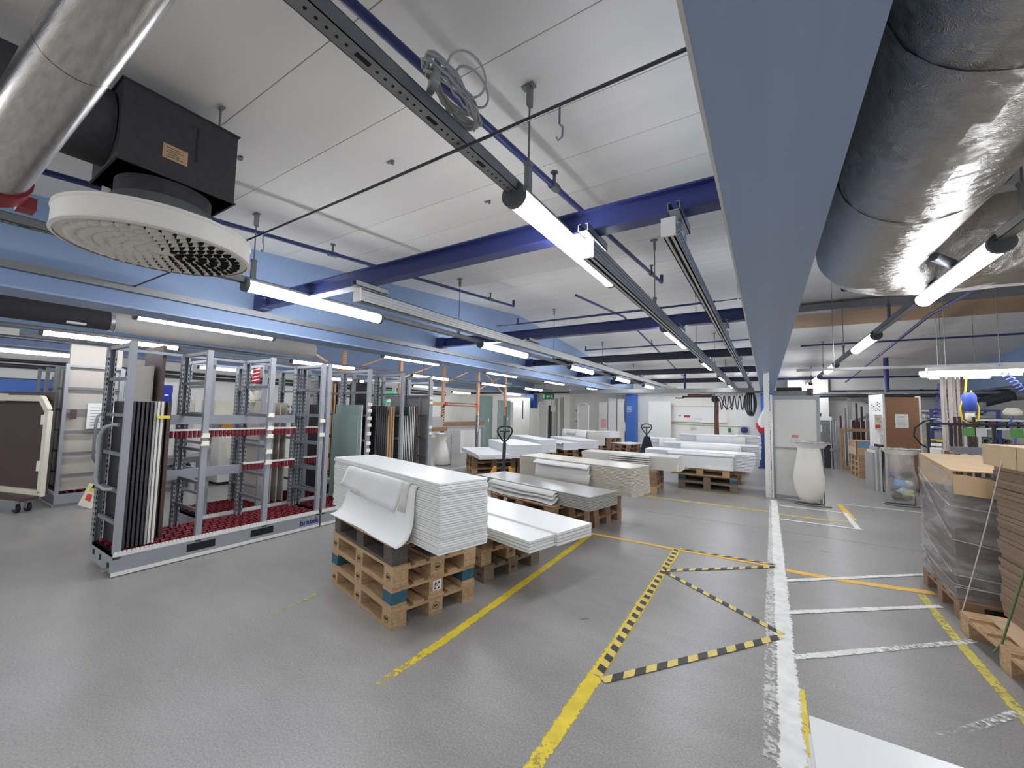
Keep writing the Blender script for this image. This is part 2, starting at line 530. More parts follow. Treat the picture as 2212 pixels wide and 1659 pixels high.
floor = struct('floor', MB().box(XL - .2, XR + .2, YF - .2, YB + .2, -0.1, 0), M['floor'])

_ZS = [0]
def stripe(name, pts, w, m, wear=None, z=0.0012):
    """painted line on the floor: a thin strip along pts, worn by wear (one value per point)"""
    _ZS[0] += 1; z = z + .00012 * _ZS[0]
    P = [Vector((p[0], p[1], 0)) for p in pts]
    out = []; fine = []; wr = []
    ws = w if isinstance(w, (list, tuple)) else [w] * len(P)
    wear = wear or [0] * len(P)
    for i, p in enumerate(P):
        d = (P[min(i + 1, len(P) - 1)] - P[max(i - 1, 0)]).normalized()
        n = Vector((-d.y, d.x, 0)) * ws[i] / 2
        out.append((p - n, p + n))
    me = bpy.data.meshes.new(name)
    vs = [(q.x, q.y, z) for pr in out for q in pr]
    fs = [(2 * i, 2 * i + 1, 2 * i + 3, 2 * i + 2) for i in range(len(P) - 1)]
    fs = [f[::-1] for f in fs]
    me.from_pydata(vs, [], fs)
    uv = me.uv_layers.new()
    for lp in me.loops:
        uv.data[lp.index].uv = (lp.vertex_index % 2, wear[lp.vertex_index // 2])
    me.materials.append(m); me.update()
    return link(name, me, floor)

def lerp_pts(a, b, n): return [(a[0] + (b[0] - a[0]) * i / n, a[1] + (b[1] - a[1]) * i / n) for i in range(n + 1)]

stripe('yellow_line', [(-1.905, 4.99), (-1.86, 3.2), (-1.84, 2.1), (-1.85, 1.75), (-1.85, 1.5), (-1.86, 1.2)], 0.085, M['paint_y'], [0, 0, .05, .3, .55, .8])
stripe('yellow_line', [(-0.885, 4.99), (-.87, 2.35), (-.875, 1.95), (-.88, 1.6), (-.88, 1.2)], 0.10, M['paint_y'], [0, 0, .05, .3, .5])
stripe('yellow_line', [(-1.95, 4.985), (-1.0, 4.99), (0.06, 5.03)], 0.075, M['paint_o'], [0, 0, 0], z=.0016)
stripe('yellow_line', [(0.14, 4.985), (.6, 5.0), (1.24, 5.125)], 0.105, M['paint_o'], [0, 0, 0])
stripe('yellow_line', [(-3.0, 7.85), (-1.926, 7.807), (0.004, 7.83), (0.19, 7.71), (.7, 7.72), (1.02, 7.85), (1.075, 8.05)], 0.075, M['paint_y'], [.1] * 7)
stripe('yellow_line', [(1.075, 8.0), (1.075, 9.3)], [.13, .10], M['paint_o'], [0, 0])
stripe('yellow_line', [(-1.6, 8.9), (-.1, 8.95)], 0.06, M['paint_yf'], [-.3, -.2])
stripe('yellow_line', [(1.12, 5.01), (1.10, 4.2), (1.103, 3.3), (1.10, 2.6)], 0.085, M['paint_yf'], [-.15, -.25, -.2, 0])
stripe('yellow_line', [(-3.15, 2.05), (-3.05, 1.3)], 0.05, M['paint_yf'], [-.1, .15])
stripe('yellow_line', [(-3.05, 1.3), (-2.75, .75)], 0.05, M['paint_yf'], [.15, .3])
stripe('yellow_line', [(-5.35, 8.9), (-6.6, 9.0)], 0.08, M['paint_y'], [0, .1])
stripe('yellow_line', [(0.135, 2.9), (0.128, 1.2)], 0.05, M['paint_y'], [.1, .1], z=.001)
stripe('white_line', [(0.094, 8.95), (0.085, 6.0), (0.08, 4.0), (0.075, 2.6), (.07, 1.2)], 0.125, M['paint_w'], [.05, 0, 0, 0, 0], z=.002)
stripe('white_line', [(0.045, 8.9), (0.03, 6.0), (0.0, 4.0), (-.01, 2.25)], 0.10, M['paint_wo'], [.1, 0, .1, .2], z=.0011)
stripe('white_line', [(.05, 4.60), (1.3, 5.67)], 0.06, M['paint_w'], [0, 0], z=.002)
stripe('white_line', [(.06, 3.89), (1.19, 4.80)], 0.065, M['paint_w'], [0, .1], z=.002)
stripe('white_line', [(.12, 3.24), (1.2, 4.2)], 0.07, M['paint_w'], [.12, .3])
stripe('white_line', [(.52, 2.72), (.75, 2.93), (1.1, 3.33)], 0.07, M['paint_w'], [.65, .5, .35])
stripe('white_line', [(.18, 8.47), (1.06, 8.49)], 0.07, M['paint_w'], [0, .05])
stripe('white_line', [(.15, 7.37), (1.1, 7.385)], 0.08, M['paint_w'], [0, 0])
stripe('white_line', [(1.05, 7.36), (1.05, 8.5)], 0.09, M['paint_w'], [0, .1], z=.002)
stripe('white_line', [(1.15, 9.325), (2.2, 9.34)], 0.07, M['paint_w'], [0, 0])

def hazard(a, b, w, n, skew=0.6, z=.0055):
    """striped floor tape: one strip with black slanted bars"""
    a, b = Vector((a[0], a[1], 0)), Vector((b[0], b[1], 0))
    d = (b - a); Ln = d.length; d.normalize(); s = Vector((-d.y, d.x, 0))
    mb = MB()
    def q(t0, t1, z, k):
        k *= w
        pts = [a + d * t0 - s * w / 2, a + d * t1 - s * w / 2, a + d * min(Ln, t1 + k) + s * w / 2, a + d * min(Ln, t0 + k) + s * w / 2]
        mb.add([(p.x, p.y, z) for p in pts], [(0, 1, 2, 3)])
    q(0, Ln, z, 0)
    mb.m = 1
    st = Ln / n
    for i in range(n):
        q((i + .25) * st, (i + .75) * st, z + .0006, skew)
    mb.build('hazard_tape', [M['tape_y'], M['tape_k']], floor)
hazard((-.858, 2.36), (-.888, 4.99), .05, 21, .5)
hazard((-.82, 2.335), (.055, 3.475), .052, 9, .9)
hazard((-.868, 4.225), (.074, 3.52), .05, 9, -.7)
hazard((-.868, 4.255), (.06, 5.02), .05, 9, .9)
hazard((-.86, 5.03), (.06, 5.085), .045, 7, 1.2)

# floor joint, a hairline across the aisle
mb = MB()
for i in range(14):
    x0 = -1.6 + i * .42
    y0 = 6.63 - .03 * (i / 13) + random.uniform(-.012, .012)
    mb.box(x0, x0 + .43, y0 - .006, y0 + .004, 0.0, .0012)
mb.build('floor_joint', M['joint'], floor)
for (x, y, a, ln) in ((-.33, 1.78, 1.9, .06), (.62, 2.42, .9, .07), (.72, 2.28, .9, .06), (.86, 2.33, .6, .06), (.34, 6.2, .2, .12), (.5, 5.9, .3, .1), (-1.2, 2.9, .8, .09), (-.9, 3.1, .5, .07)):
    m1 = MB()
    pts = [(x + ln * math.cos(a) * t + .012 * w * math.sin(a), y + ln * math.sin(a) * t - .012 * w * math.cos(a), .0011) for t, w in ((0, 0), (.3, 1), (.8, .8), (1, 0), (.7, -.9), (.2, -1))]
    m1.add(pts, [(0, 1, 2, 3, 4, 5)])
    m1.build('scuff_mark', M['rack_dk'], floor)

# ---- walls
wb = struct('wall_back', MB().box(XL, XR, YB, YB + .15, 0, 4.3), M['wall'])
wl = struct('wall_left', MB().box(XL - .15, XL, YF, YB, 0, 4.3), M['wall'])
wr = struct('wall_right', MB().box(XR, XR + .15, YF, YB, 0, 4.3), M['wallgrey'])
wf = struct('wall_front', MB().box(XL, XR, YF - .15, YF, 0, 4.3), M['wall'])
sbox('wall_band', M['col_blue'], wl, XL, XL + .012, YF, 2.6, 1.2, 2.06)
sbox('wall_band_edge', M['navy'], wl, XL, XL + .03, YF, 2.6, 2.06, 2.09)
for x0, x1 in ((-15.4, -13.2), (-13.18, -10.95), (-9.9, -8.6), (-8.58, -7.1), (-7.08, -5.7), (-4.7, -2.3), (-2.28, -.4)):
    for z0, z1 in ((.02, 1.15), (1.16, 2.4)):
        sbox('wall_panel', M['wall'], wb, x0, x1, YB - .012, YB, z0, z1)

# ---- ceiling planks between the beams, joints open between them
cm = MB()
cm.box(.05, 5.3, YF, 5.0, 3.705, 3.8)
for y0, y1, xa, xb_ in ((YF, RIDGE, XL, .05), (YF, RIDGE, 5.3, XR), (4.82, RIDGE, .05, 5.3), (RIDGE, YB, XL, XR)):
    za, zb = 3.22 + .083 * y0 if y0 < RIDGE else 3.928, 3.928 if y1 <= RIDGE else 3.928 - .092 * (y1 - RIDGE)
    vs = [(x, y, z + dz) for dz in (.085, .2) for (y, z) in ((y0, za), (y1, zb)) for x in (xa, xb_)]
    cm.add(vs, [(0, 2, 3, 1), (4, 5, 7, 6), (0, 1, 5, 4), (2, 6, 7, 3), (0, 4, 6, 2), (1, 3, 7, 5)])
cm.box(XL - .2, XR + .2, YF - .2, YB + .2, 4.3, 4.4)
ceiling = struct('ceiling', cm, M['joint'])
PW = 0.5331
bays = [(XL, -10.46), (-10.44, -5.21), (-5.19, .04), (.06, 5.29), (5.31, XR)]
y = RIDGE - PW * 27
while y < YB - .02:
    for (x0, x1) in bays:
        y0, y1 = y, min(y + PW, YB)
        ym = (y0 + y1) / 2
        flat = x0 > 0 and x1 < 5.3 and ym < 5.0 and 3.22 + .083 * ym < 3.62
        sl = 0.0 if flat else (.083 if ym < RIDGE else -.092)
        z0 = 3.62 if flat else (3.22 + .083 * y0 if ym < RIDGE else 3.928 - .092 * (y0 - RIDGE))
        o = link('ceiling_plank', ubox(M['ceil']), ceiling, (x0, y0 + .0025, z0), 0, (x1 - x0, (y1 - y0) / math.cos(math.atan(sl)) - .006, .08))
        o.rotation_euler = (math.atan(sl), 0, 0)
    y += PW
# painted brown band of board on the right hand ceiling
for i in range(2):
    y0 = 8.9 - i * .9
# ---- main steel beams (tapered web, flat flange below)
for i, bx in enumerate(BEAMS):
    mb = MB()
    top = [(YF, 3.22 + .083 * YF + .05), (RIDGE, 3.95), (YB - .05, 3.0)]
    poly = [(bx - .009, YF + .01, 2.43)] + [(bx - .009, yy, zz) for yy, zz in ((YF + .01, 2.8), (RIDGE, 3.99), (YB - .03, 3.05))] + [(bx - .009, YB - .03, 2.43)]
    mb.prism(poly, (.018, 0, 0))
    b = mb.build('ceiling_beam', M['beam_blue']); b['kind'] = 'structure'
    sbox('flange', M['soffit_blue'], b, bx - .195, bx + .195, YF + .01, YB - .03, 2.418, 2.436)
    sbox('web_stiffener', M['galvd'], b, bx + .009, bx + .07, YF + .01, YB - .1, 2.60, 2.665)
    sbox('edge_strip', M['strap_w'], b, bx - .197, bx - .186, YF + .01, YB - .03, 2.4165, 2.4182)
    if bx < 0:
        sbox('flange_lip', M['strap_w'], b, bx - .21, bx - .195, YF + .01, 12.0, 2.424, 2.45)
for i, bx in enumerate(BEAMS):
    c = MB().box(bx - .22, bx + .22, YB - .45, YB - .03, 0, 2.418).build('wall_column', M['col_blue']); c['kind'] = 'structure'
    m2 = MB()
    for k in range(5):
        z0 = 1.55 + k * .07
        m2.box(bx - .16, bx + .02 + .03 * (k % 3), YB - .453, YB - .45, z0, z0 + .018)
    m2.build('sticker_marks', M['paper'], c)

# ---- navy cross beams (I section) between the main beams
CBY = (2.42, 5.57, 8.9, 12.2, 15.6)
xb = []
for k, yc in enumerate(CBY):
    mb = MB()
    mb.box(-5.0, .035, yc - .007, yc + .007, 2.70, 2.83)
    mb.box(-5.0, .035, yc - .055, yc + .055, 2.688, 2.702)
    mb.box(-5.0, .035, yc - .05, yc + .05, 2.828, 2.84)
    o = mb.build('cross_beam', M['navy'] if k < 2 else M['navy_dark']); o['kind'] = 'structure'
    e = MB().box(-5.17, -4.99, yc - .06, yc + .06, 2.675, 2.86)
    e.build('end_bracket', M['navy'], o)
    f = MB()
    for dz in (2.71, 2.80):
        for dy in (-.04, .04): f.cyl((-5.0, yc + dy, dz), (-4.965, yc + dy, dz), .011, 6)
    f.build('bolt', M['galv'], o)

# ================================================================== overhead: lamps, rails, pipes, ducts
def make_trunk(x, y0, y1, zb, name, label, w=.062, h=.06, holes=False):
    t = thing(name, label, 'cable trunking', (x, y0, zb))
    L_ = y1 - y0
    mb = MB()
    mb.box(-w / 2, -w / 2 + .003, 0, L_, 0, h); mb.box(w / 2 - .003, w / 2, 0, L_, 0, h); mb.box(-w / 2, w / 2, 0, L_, 0, .003)
    mb.box(-w / 2, -w / 2 + .014, 0, L_, h - .003, h); mb.box(w / 2 - .014, w / 2, 0, L_, h - .003, h)
    mb.build('channel', M['galvd'], t)
    if holes:
        d = MB(); yy = .06; k = 0
        while yy < holes:
            if k % 8 == 0:
                d.box(-.009, .009, yy, yy + .055, -.0012, .0005); yy += .085
            else:
                d.lathe((0, yy, -.0012), [(.0055, 0), (.0055, .0015)], 8); yy += .034
            k += 1
        tag(d.build('perforation', M['dark'], t), kind='stuff')
    return t
make_trunk(-1.095, -.6, 17.6, 2.668, 'cable_trunking', 'perforated grey cable trunking above the middle lamp row', holes=6.0)
make_trunk(-4.085, -.6, 17.6, 2.668, 'cable_trunking', 'grey cable trunking above the lamp row beside the left blue beam', holes=3)
make_trunk(1.28, -.6, 17.6, 2.668, 'cable_trunking', 'dark grey cable trunking right of the big blue beam', holes=3)
make_trunk(-5.85, -.4, 16.3, 2.505, 'cable_trunking', 'slim grey trunking over the lamp row beyond the left beam', w=.04, h=.04)
make_trunk(-8.02, -.4, 16.0, 2.462, 'cable_trunking', 'grey cable trunking above the far left lamp row', w=.05, h=.05)

def make_lamp(x, y, z, L_, label, r=.052, group=None):
    """batten lamp along Y: end caps, grey housing above, glowing diffuser below; z is its underside"""
    t = thing('batten_lamp', label, 'lamp', (x, y, z + r), 0, group)
    hs = MB()
    rows = []
    for yy in (.03, L_ - .03):
        rows.append([(r * .9 * math.cos(a), yy, .40 * r + .12 * r * math.sin(a)) for a in [PI * k / 8 for k in range(9)]])
    hs.grid(rows); hs.box(-r * .85, r * .85, .03, L_ - .03, .022, .026)
    hs.build('housing', M['galvd'], t, fix=True)
    df = MB(); rows = []
    for yy in (.035, L_ - .035):
        rows.append([(r * .96 * math.cos(a), yy, r * .96 * math.sin(a)) for a in [PI - .6 + (PI + 1.2) * k / 12 for k in range(13)]])
    df.grid(rows)
    df.build('diffuser', M['lamp'], t)
    for yy in (0, L_ - .035):
        MB().tube([(0, yy, 0), (0, yy + .035, 0)], r * 1.08, 14).build('end_cap', M['duct_grey'], t)
    for yy in (.12, L_ - .12):
        MB().box(-.012, .012, yy - .012, yy + .012, .022, .076).build('clip', M['galv'], t)
    return t
pos_a = ('nearest of the middle row, before the first navy beam', 'second lamp of the middle row, just before the third navy beam',
         'third lamp of the middle row', 'fourth lamp of the middle row', 'last lamp of the middle row, near the back wall')
for k, yy in enumerate((1.70, 5.42, 9.05, 12.65, 16.1)):
    make_lamp(-1.095, yy, 2.595, 1.58, 'glowing white batten lamp, ' + pos_a[k], .062, 'middle lamp row')
pos_b = ('nearest by the left blue beam, right of the round diffuser', 'second of the row by the left blue beam', 'third of the row by the left blue beam',
         'fourth of the row by the left blue beam', 'last of the row by the left blue beam')
for k, yy in enumerate((1.76, 5.42, 9.1, 12.6, 16.2)):
    make_lamp(-4.085, yy, 2.595, 1.58, 'white batten lamp, ' + pos_b[k], .062, 'left beam lamp row')
pos_c = ('nearest, long, under the light fabric duct', 'second, above the wooden rack posts', 'third, above the copper rack posts', 'fourth, near the exit sign', )
for k, yy in enumerate((1.46, 4.85, 8.0, 11.1)):
    make_lamp(-5.85, yy, 2.45, 1.5, 'white batten lamp beyond the left blue beam, ' + pos_c[k], .04, 'lamp row beyond left beam')
make_lamp(-5.85, 14.6, 2.45, 1.5, 'white batten lamp beyond the left blue beam, last before the back wall', .04, 'lamp row beyond left beam')
pos_d = ('leftmost lamp of the far left row, above the grey storage rack', 'second lamp of the far left row, above the slotted racks', 'third lamp of the far left row, behind the copper posts',
         'fourth lamp of the far left row, right of copper posts', 'last lamp of the far left row')
for k, yy in enumerate((1.1, 4.4, 7.65, 10.75, 13.6)):
    make_lamp(-8.02, yy, 2.40, 1.5, 'glowing white batten lamp, ' + pos_d[k], .04, 'far left lamp row')
pos_r = ('nearest right of the big beam, under the foil duct', 'second right of the big beam', 'third right of the big beam, small', 'fourth right of the big beam', 'last right of the big beam')
for k, yy in enumerate((3.72, 7.15, 10.9, 14.0, 16.7)):
    make_lamp(1.28, yy, 2.595, 1.52, 'glowing white batten lamp, ' + pos_r[k], .062, 'right lamp row')
# the rows go on behind the photographer and along the sides
for x, z, ys, nm in ((-1.095, 2.595, (-1.9, -5.4), 'over the aisle'), (-4.085, 2.595, (-1.9, -5.4), 'by the left blue beam'), (1.28, 2.595, (.1, -3.4), 'beside the foil duct'), (-5.85, 2.45, (-1.9, -5.3), 'beyond the left beam'), (-8.02, 2.4, (-2.2, -5.4), 'by the grey racks'),
        (-12.9, 2.5, (-3, .8, 4.6, 8.4, 12.4), 'along the left wall'), (5.0, 2.6, (-3.5, -.4), 'by the right beam'), (7.6, 2.4, (-3.4, .2, 3.8, 7.4, 11.0, 14.5), 'added along the right wall'), (-13.6, 2.4, (15.8,), 'added at the far left corner'), (-10.9, 2.35, (16.6,), 'added before the far left column')):  # right wall row lengthened and far left lamps added to brighten the walls
    for yy in ys:
        t = make_lamp(x, yy, z, 1.5, ORD[ys.index(yy)] + ' white batten lamp outside the picture in the row ' + nm, .05, 'lamps outside the view')
        for q in (() if x == 1.28 else (.3, 1.2)): MB().cyl((0, q, .02), (0, q, ceil_z(x, yy + q) - z - .05), .005, 5).build('hanger', M['galvd'], t)

# long fluorescent tubes over the work area on the right
for n, (x0, x1, yy, z, lb) in enumerate(((1.95, 4.6, 8.0, 2.2, 'upper long bright tube light over the right work area'), (1.98, 3.0, 8.42, 2.19, 'lower bright tube light over the right work area'),
                                   (2.75, 3.6, 11.2, 2.36, 'short bright tube light behind the hanging strips'), (3.4, 6.2, 6.9, 2.26, 'long bright tube light at the right edge'))):
    t = thing('tube_light', lb, 'lamp', (x0, yy, z), 0, 'tube lights on the right')
    MB().box(0, x1 - x0, -.05, .05, .02, .07).build('housing', M['white_pl'], t)
    MB().tube([(0.02, 0, 0), (x1 - x0 - .02, 0, 0)], .022, 8).build('tube', M['tube_lamp'], t)
    MB().box(0, .02, -.02, .02, -.02, .02).build('socket', M['white_pl'], t)
    MB().box(x1 - x0 - .02, x1 - x0, -.02, .02, -.02, .02).build('socket', M['white_pl'], t)
    for xx in (.2, x1 - x0 - .2):
        MB().cyl((xx, 0, .07), (xx, 0, ceil_z(x0 + xx, yy) - z), .005, 5).build('hanger', M['galvd'], t)

# threaded hanger rods
def rod(x, y, z0, label, clip=True):
    zt = ceil_z(x, y)
    t = thing('hanger_rod', label, 'hanger rod', (x, y, z0), 0, 'hanger rods')
    MB().cyl((0, 0, 0), (0, 0, zt - z0), .006, 6).build('rod', M['galvd'], t)
    MB().box(-.045, .03, -.02, .02, zt - z0 - .016, zt - z0 - .006).box(-.012, .012, -.018, .018, zt - z0 - .13, zt - z0 - .02).build('ceiling_clip', M['galvd'], t)
    if clip: MB().box(-.014, .014, -.02, .02, 0.0, .17).box(-.02, .02, -.022, .022, .165, .185).build('lower_clip', M['galvd'], t)
for k, yy in enumerate((1.86, 4.88, 8.25, 11.5, 14.8)):
    rod(-1.095, yy, 2.73, ORD[k] + ' steel hanger rod from ceiling to the middle lamp trunking')
    rod(-4.085, yy - .02, 2.73, ORD[k] + ' steel hanger rod from ceiling to the left lamp trunking')
    rod(1.28, yy + 1.6, 2.73, ORD[k] + ' steel hanger rod from ceiling to the right lamp trunking')
for k, yy in enumerate((1.6, 4.9, 8.1, 11.3, 13.7)):
    rod(-8.02, yy, 2.515, ORD[k] + ' thin steel rod down to the far left lamp trunking', False)
    rod(-5.85, yy + .4, 2.545, ORD[k] + ' thin steel rod to the trunking beyond the left beam', False)

# crane rails with hangers
def crane_rail(x, y0, y1, z, w, h, label, m):
    t = thing('crane_rail', label, 'crane rail', (x, y0, z))
    L_ = y1 - y0
    mb = MB()
    mb.box(-w / 2, -w / 2 + .006, .012, L_, 0, h); mb.box(w / 2 - .006, w / 2, .012, L_, 0, h); mb.box(-w / 2, w / 2, .012, L_, h - .006, h)
    mb.box(-w / 2, -w * .14, .012, L_, 0, .006); mb.box(w * .14, w / 2, .012, L_, 0, .006)
    for dz in (.3, .55, .8):
        mb.box(-w / 2 - .007, w / 2 + .007, .012, L_, h * dz - .006, h * dz + .006)
    mb.build('profile', m, t)
    MB().box(-w * .14, w * .14, .012, L_, .012, .016).build('slot_shadow_gap', M['dark'], t)
    MB().box(-w / 2 - .008, w / 2 + .008, 0, .014, -.004, h + .004).build('end_plate', M['white_pl'], t)
    for yc in CBY:
        if yc > y1: continue
        g = yc - y0
        top = 2.688 - z
        s = MB()
        s.box(-.032, -.028, g - .17, g + .19, top - .05, top); s.box(.028, .032, g - .17, g + .19, top - .05, top); s.box(-.032, .032, g - .17, g + .19, top - .05, top - .045)
        s.box(-.032, -.014, g - .17, g + .19, top - .004, top); s.box(.014, .032, g - .17, g + .19, top - .004, top)
        sc = s.build('strut_channel', M['galv'], t)
        b = MB(); b.cyl((0, g - .02, h + .03), (0, g - .02, top - .045), .011, 8); b.lathe((0, g - .02, top - .07), [(.02, 0), (.02, .014)], 6)
        b.build('bolt', M['galv'], sc)
        if top - .045 > h + .03:
            MB().box(-.036, .036, g - .05, g + .01, h - .03, h + .035).build('trolley_clamp', M['galv'], t)
    return t
crane_rail(-.405, 2.1, 15.9, 2.44, .055, .09, 'brownish aluminium crane rail nearest the big blue beam', M['alu'])
crane_rail(-.93, 2.32, 17.3, 2.50, .07, .115, 'ribbed aluminium crane rail right of the middle lamp row', M['alu'])
crane_rail(-3.13, 2.28, 17.6, 2.50, .08, .115, 'ribbed aluminium crane rail right of the left lamp row', M['alu'])
# coil of black cable at the end of the near rail
t = thing('cable_loops', 'loops of thick black cable hanging under the crane rail by the white post', 'cable', (-.43, 15.6, 1.55))
for k in range(4):
    pts = []
    for i in range(28):
        a = 2 * PI * i / 27
        pts.append((.16 * math.sin(a) * (1 - .25 * k) + .02 * k, .04 * k, .42 + .42 * math.cos(a)))
    MB().tube(pts, .028, 6).build('loop', M['hose'], t)
MB().tube([(0, 0, .82), (-.03, -.02, .95), (0, 0, 1.05)], .028, 6).build('tie', M['black'], t)
t = thing('festoon_cable', 'grey cable hanging in a row of loops left of the big coil', 'cable', (-1.55, 15.9, 2.2))
pts = []
for i in range(150):
    u = i / 149
    pts.append((u * .95, .03 * math.sin(u * 40), -.22 + .24 * math.cos(u * 2 * PI * 6.0) - (.12 if u < .2 else 0)))
MB().tube([(-.25, 0, .02), (-.12, 0, 0.05), (0, 0, -.02)] + pts, .016, 6).build('cable', M['hose'], t)
for k in range(6): MB().cyl((.04 + .165 * k, 0, .0), (.04 + .165 * k, 0, .15), .008, 5).build('runner', M['galvd'], t)
MB().box(-.2, 1.6, -.02, .02, .15, .19).box(1.5, 1.6, -.02, .02, .19, .225).build('runner_rail', M['galvd'], t)

# blue sprinkler pipes following the roof slope
def sprinkler(pts, label, heads=(), r=.021, name='sprinkler_pipe', end_up=True):
    t = thing(name, label, 'pipe', (0, 0, 0))
    P = [(x, y, ceil_z(min(x, -.3) if x < .1 else x, y) - off if off < 2 else off) for x, y, off in pts]
    MB().tube(P, r, 8).build('pipe', M['navy'], t)
    for (x, y, off) in heads:
        z = ceil_z(x, y) - off
        h = MB(); h.tube([(x, y - .045, z - .0037), (x, y + .045, z + .0037)], r * 1.45, 8); h.cyl((x, y, z), (x, y, z + .10), .012, 6); h.lathe((x, y, z + .10), [(.028, 0), (.028, .006)], 10)
        h.build('sprinkler_head', M['duct_grey'], t)
    if end_up:
        x, y, z = P[-1]
        MB().tube([(x, y - .03, z), (x, y, z + .01), (x, y, z + .09)], r * 1.15, 8).lathe((x, y, z + .09), [(.02, 0), (.026, .02)], 8).build('elbow', M['navy'], t)
    return t
sprinkler([(-1.24, -1.5, .3), (-1.24, 2.5, .3), (-1.23, 5.9, .3)], 'dark blue sprinkler pipe beside the middle lamp trunking', [(-1.24, 2.47, .3), (-1.23, 5.3, .3)])
sprinkler([(-3.78, -1.5, .3), (-3.78, 2.5, .3), (-3.82, 6.05, .3)], 'dark blue sprinkler pipe above the left lamp row', [(-3.79, 2.45, .3), (-3.8, 5.3, .3)])
sprinkler([(-2.55, 5.9, .3), (-2.55, 8.5, .32), (-2.55, 16.2, .3)], 'thin blue sprinkler main running lengthwise under the ceiling', [(-2.55, 11, .3)], end_up=False)
sprinkler([(-.6, 6.5, 3.2), (-4.0, 6.5, 3.2)], 'blue sprinkler branch crossing behind the second navy beam', r=.016)
sprinkler([(-.3, 10.7, 3.3), (-4.3, 10.7, 3.3)], 'blue sprinkler branch crossing behind the third navy beam', r=.018)
sprinkler([(2.45, 5.2, 3.3), (2.4, 9.5, 3.32), (2.3, 17.5, 2.75)], 'blue sprinkler main running lengthwise in the right bay', end_up=False, r=.026)
sprinkler([(5.2, 7.2, 3.35), (.95, 7.2, 3.33)], 'blue sprinkler branch crossing below the foil duct', r=.02)
sprinkler([(.7, 11.2, 3.15), (4.2, 11.2, 3.15)], 'blue sprinkler branch farther back in the right bay', r=.02)
sprinkler([(-.2, 16.0, 2.78), (6.5, 16.0, 2.78)], 'dark sprinkler branch near the back wall on the right', r=.03)
for z in (2.75, 2.2):
    pass
t = thing('drop_pipe', 'dark blue pipe dropping to the back wall right of the door panel', 'pipe', (2.95, 15.5, 2.3))
MB().cyl((0, 0, 0), (0, 0, ceil_z(2.95, 15.5) - 2.3), .06, 8).build('pipe', M['navy'], t)
t = thing('drop_pipe', 'dark pipe dropping from the ceiling before the back wall', 'pipe', (-2.55, 16.2, 2.5))
MB().cyl((0, 0, -.03), (0, 0, ceil_z(-2.55, 16.2) - 2.5), .045, 8).build('pipe', M['navy'], t)

# thin black wires across the bay
def wire(p, q, label, r=.006, sag=.02):
    pts = [tuple(p[i] + (q[i] - p[i]) * k / 12 - (sag * 4 * (k / 12) * (1 - k / 12) if i == 2 else 0) for i in range(3)) for k in range(13)]
    tag(MB().tube(pts, r, 5).build('support_wire', M['hose']), label, 'wire')
wire((-5.18, 1.27, 2.655), (.04, 1.27, 2.665), 'thin black wire crossing the bay in front of the lamps', .007)
wire((-3.2, 4.64, 2.73), (.04, 4.64, 2.73), 'thin black wire just before the second navy beam', .005)
for (x, y, lb) in ((-.62, 1.27, 'right'), (-2.72, 1.27, 'left')):
    t = thing('wire_hook', 'small steel hook on the %s part of the black wire' % lb, 'hook', (x, y, 2.55), 0, 'wire hooks')
    MB().cyl((0, 0, .03), (0, 0, .11), .004, 5).build('stem', M['galvd'], t)
    MB().tube([(.0, 0, .03), (.014, 0, .015), (.012, 0, -.02), (-.004, 0, -.03), (-.012, 0, -.015)], .004, 5).build('loop', M['galv'], t)

# coil of white cable lying on the middle trunking
t = thing('cable_coil', 'tangled coil of light grey cable lying on the perforated trunking', 'cable', (-1.05, 1.18, 2.735))
rr = random.Random(3)
for k in range(11):
    pts = []
    n = 34; ph = rr.uniform(0, 6); a_ = rr.uniform(.12, .19); b_ = rr.uniform(.035, .06)
    for i in range(n):
        a = 2 * PI * i / n
        pts.append((b_ * math.cos(a + .4) + rr.uniform(-.006, .006), a_ * math.sin(a) + .02 * math.sin(2 * a + ph), .015 + .03 * rr.random() * .4 + .022 * (1 + math.cos(a + ph)) + .008 * k * .5))
    MB().tube(pts, .0048, 6, closed=True).build('cable_turn', M['cable'], t)
for k in range(2): MB().tube([(.03 + .05 * (1 - math.cos(a)) * (1 - .4 * k), -.02 + .06 * k + .10 * math.sin(a), .07 + .04 * (1 - math.cos(a))) for a in [2 * PI * i / 24 for i in range(24)]], .0048, 6, closed=True).build('cable_turn', M['cable'], t)
MB().prism([(-.02, -.14, .0), (.05, -.17, 0), (.04, -.16, .09)], (.002, .03, 0)).build('bracket', M['galv'], t)
# small stubs and patches on the ceiling
for (x, y) in ((-2.35, 1.95), (-2.14, 2.9), (-3.2, 1.3)):
    t = thing('ceiling_clip', 'small empty steel clip left on the ceiling %s' % ('left of the trunking', 'behind the black wire', 'right of the black plenum box')[((-2.35, 1.95), (-2.14, 2.9), (-3.2, 1.3)).index((x, y))], 'clip', (x, y, ceil_z(x, y)), 0, 'empty ceiling clips')
    MB().box(-.03, .03, -.012, .012, -.008, 0).box(.012, .03, -.01, .01, -.03, 0).build('clip', M['galvd'], t)

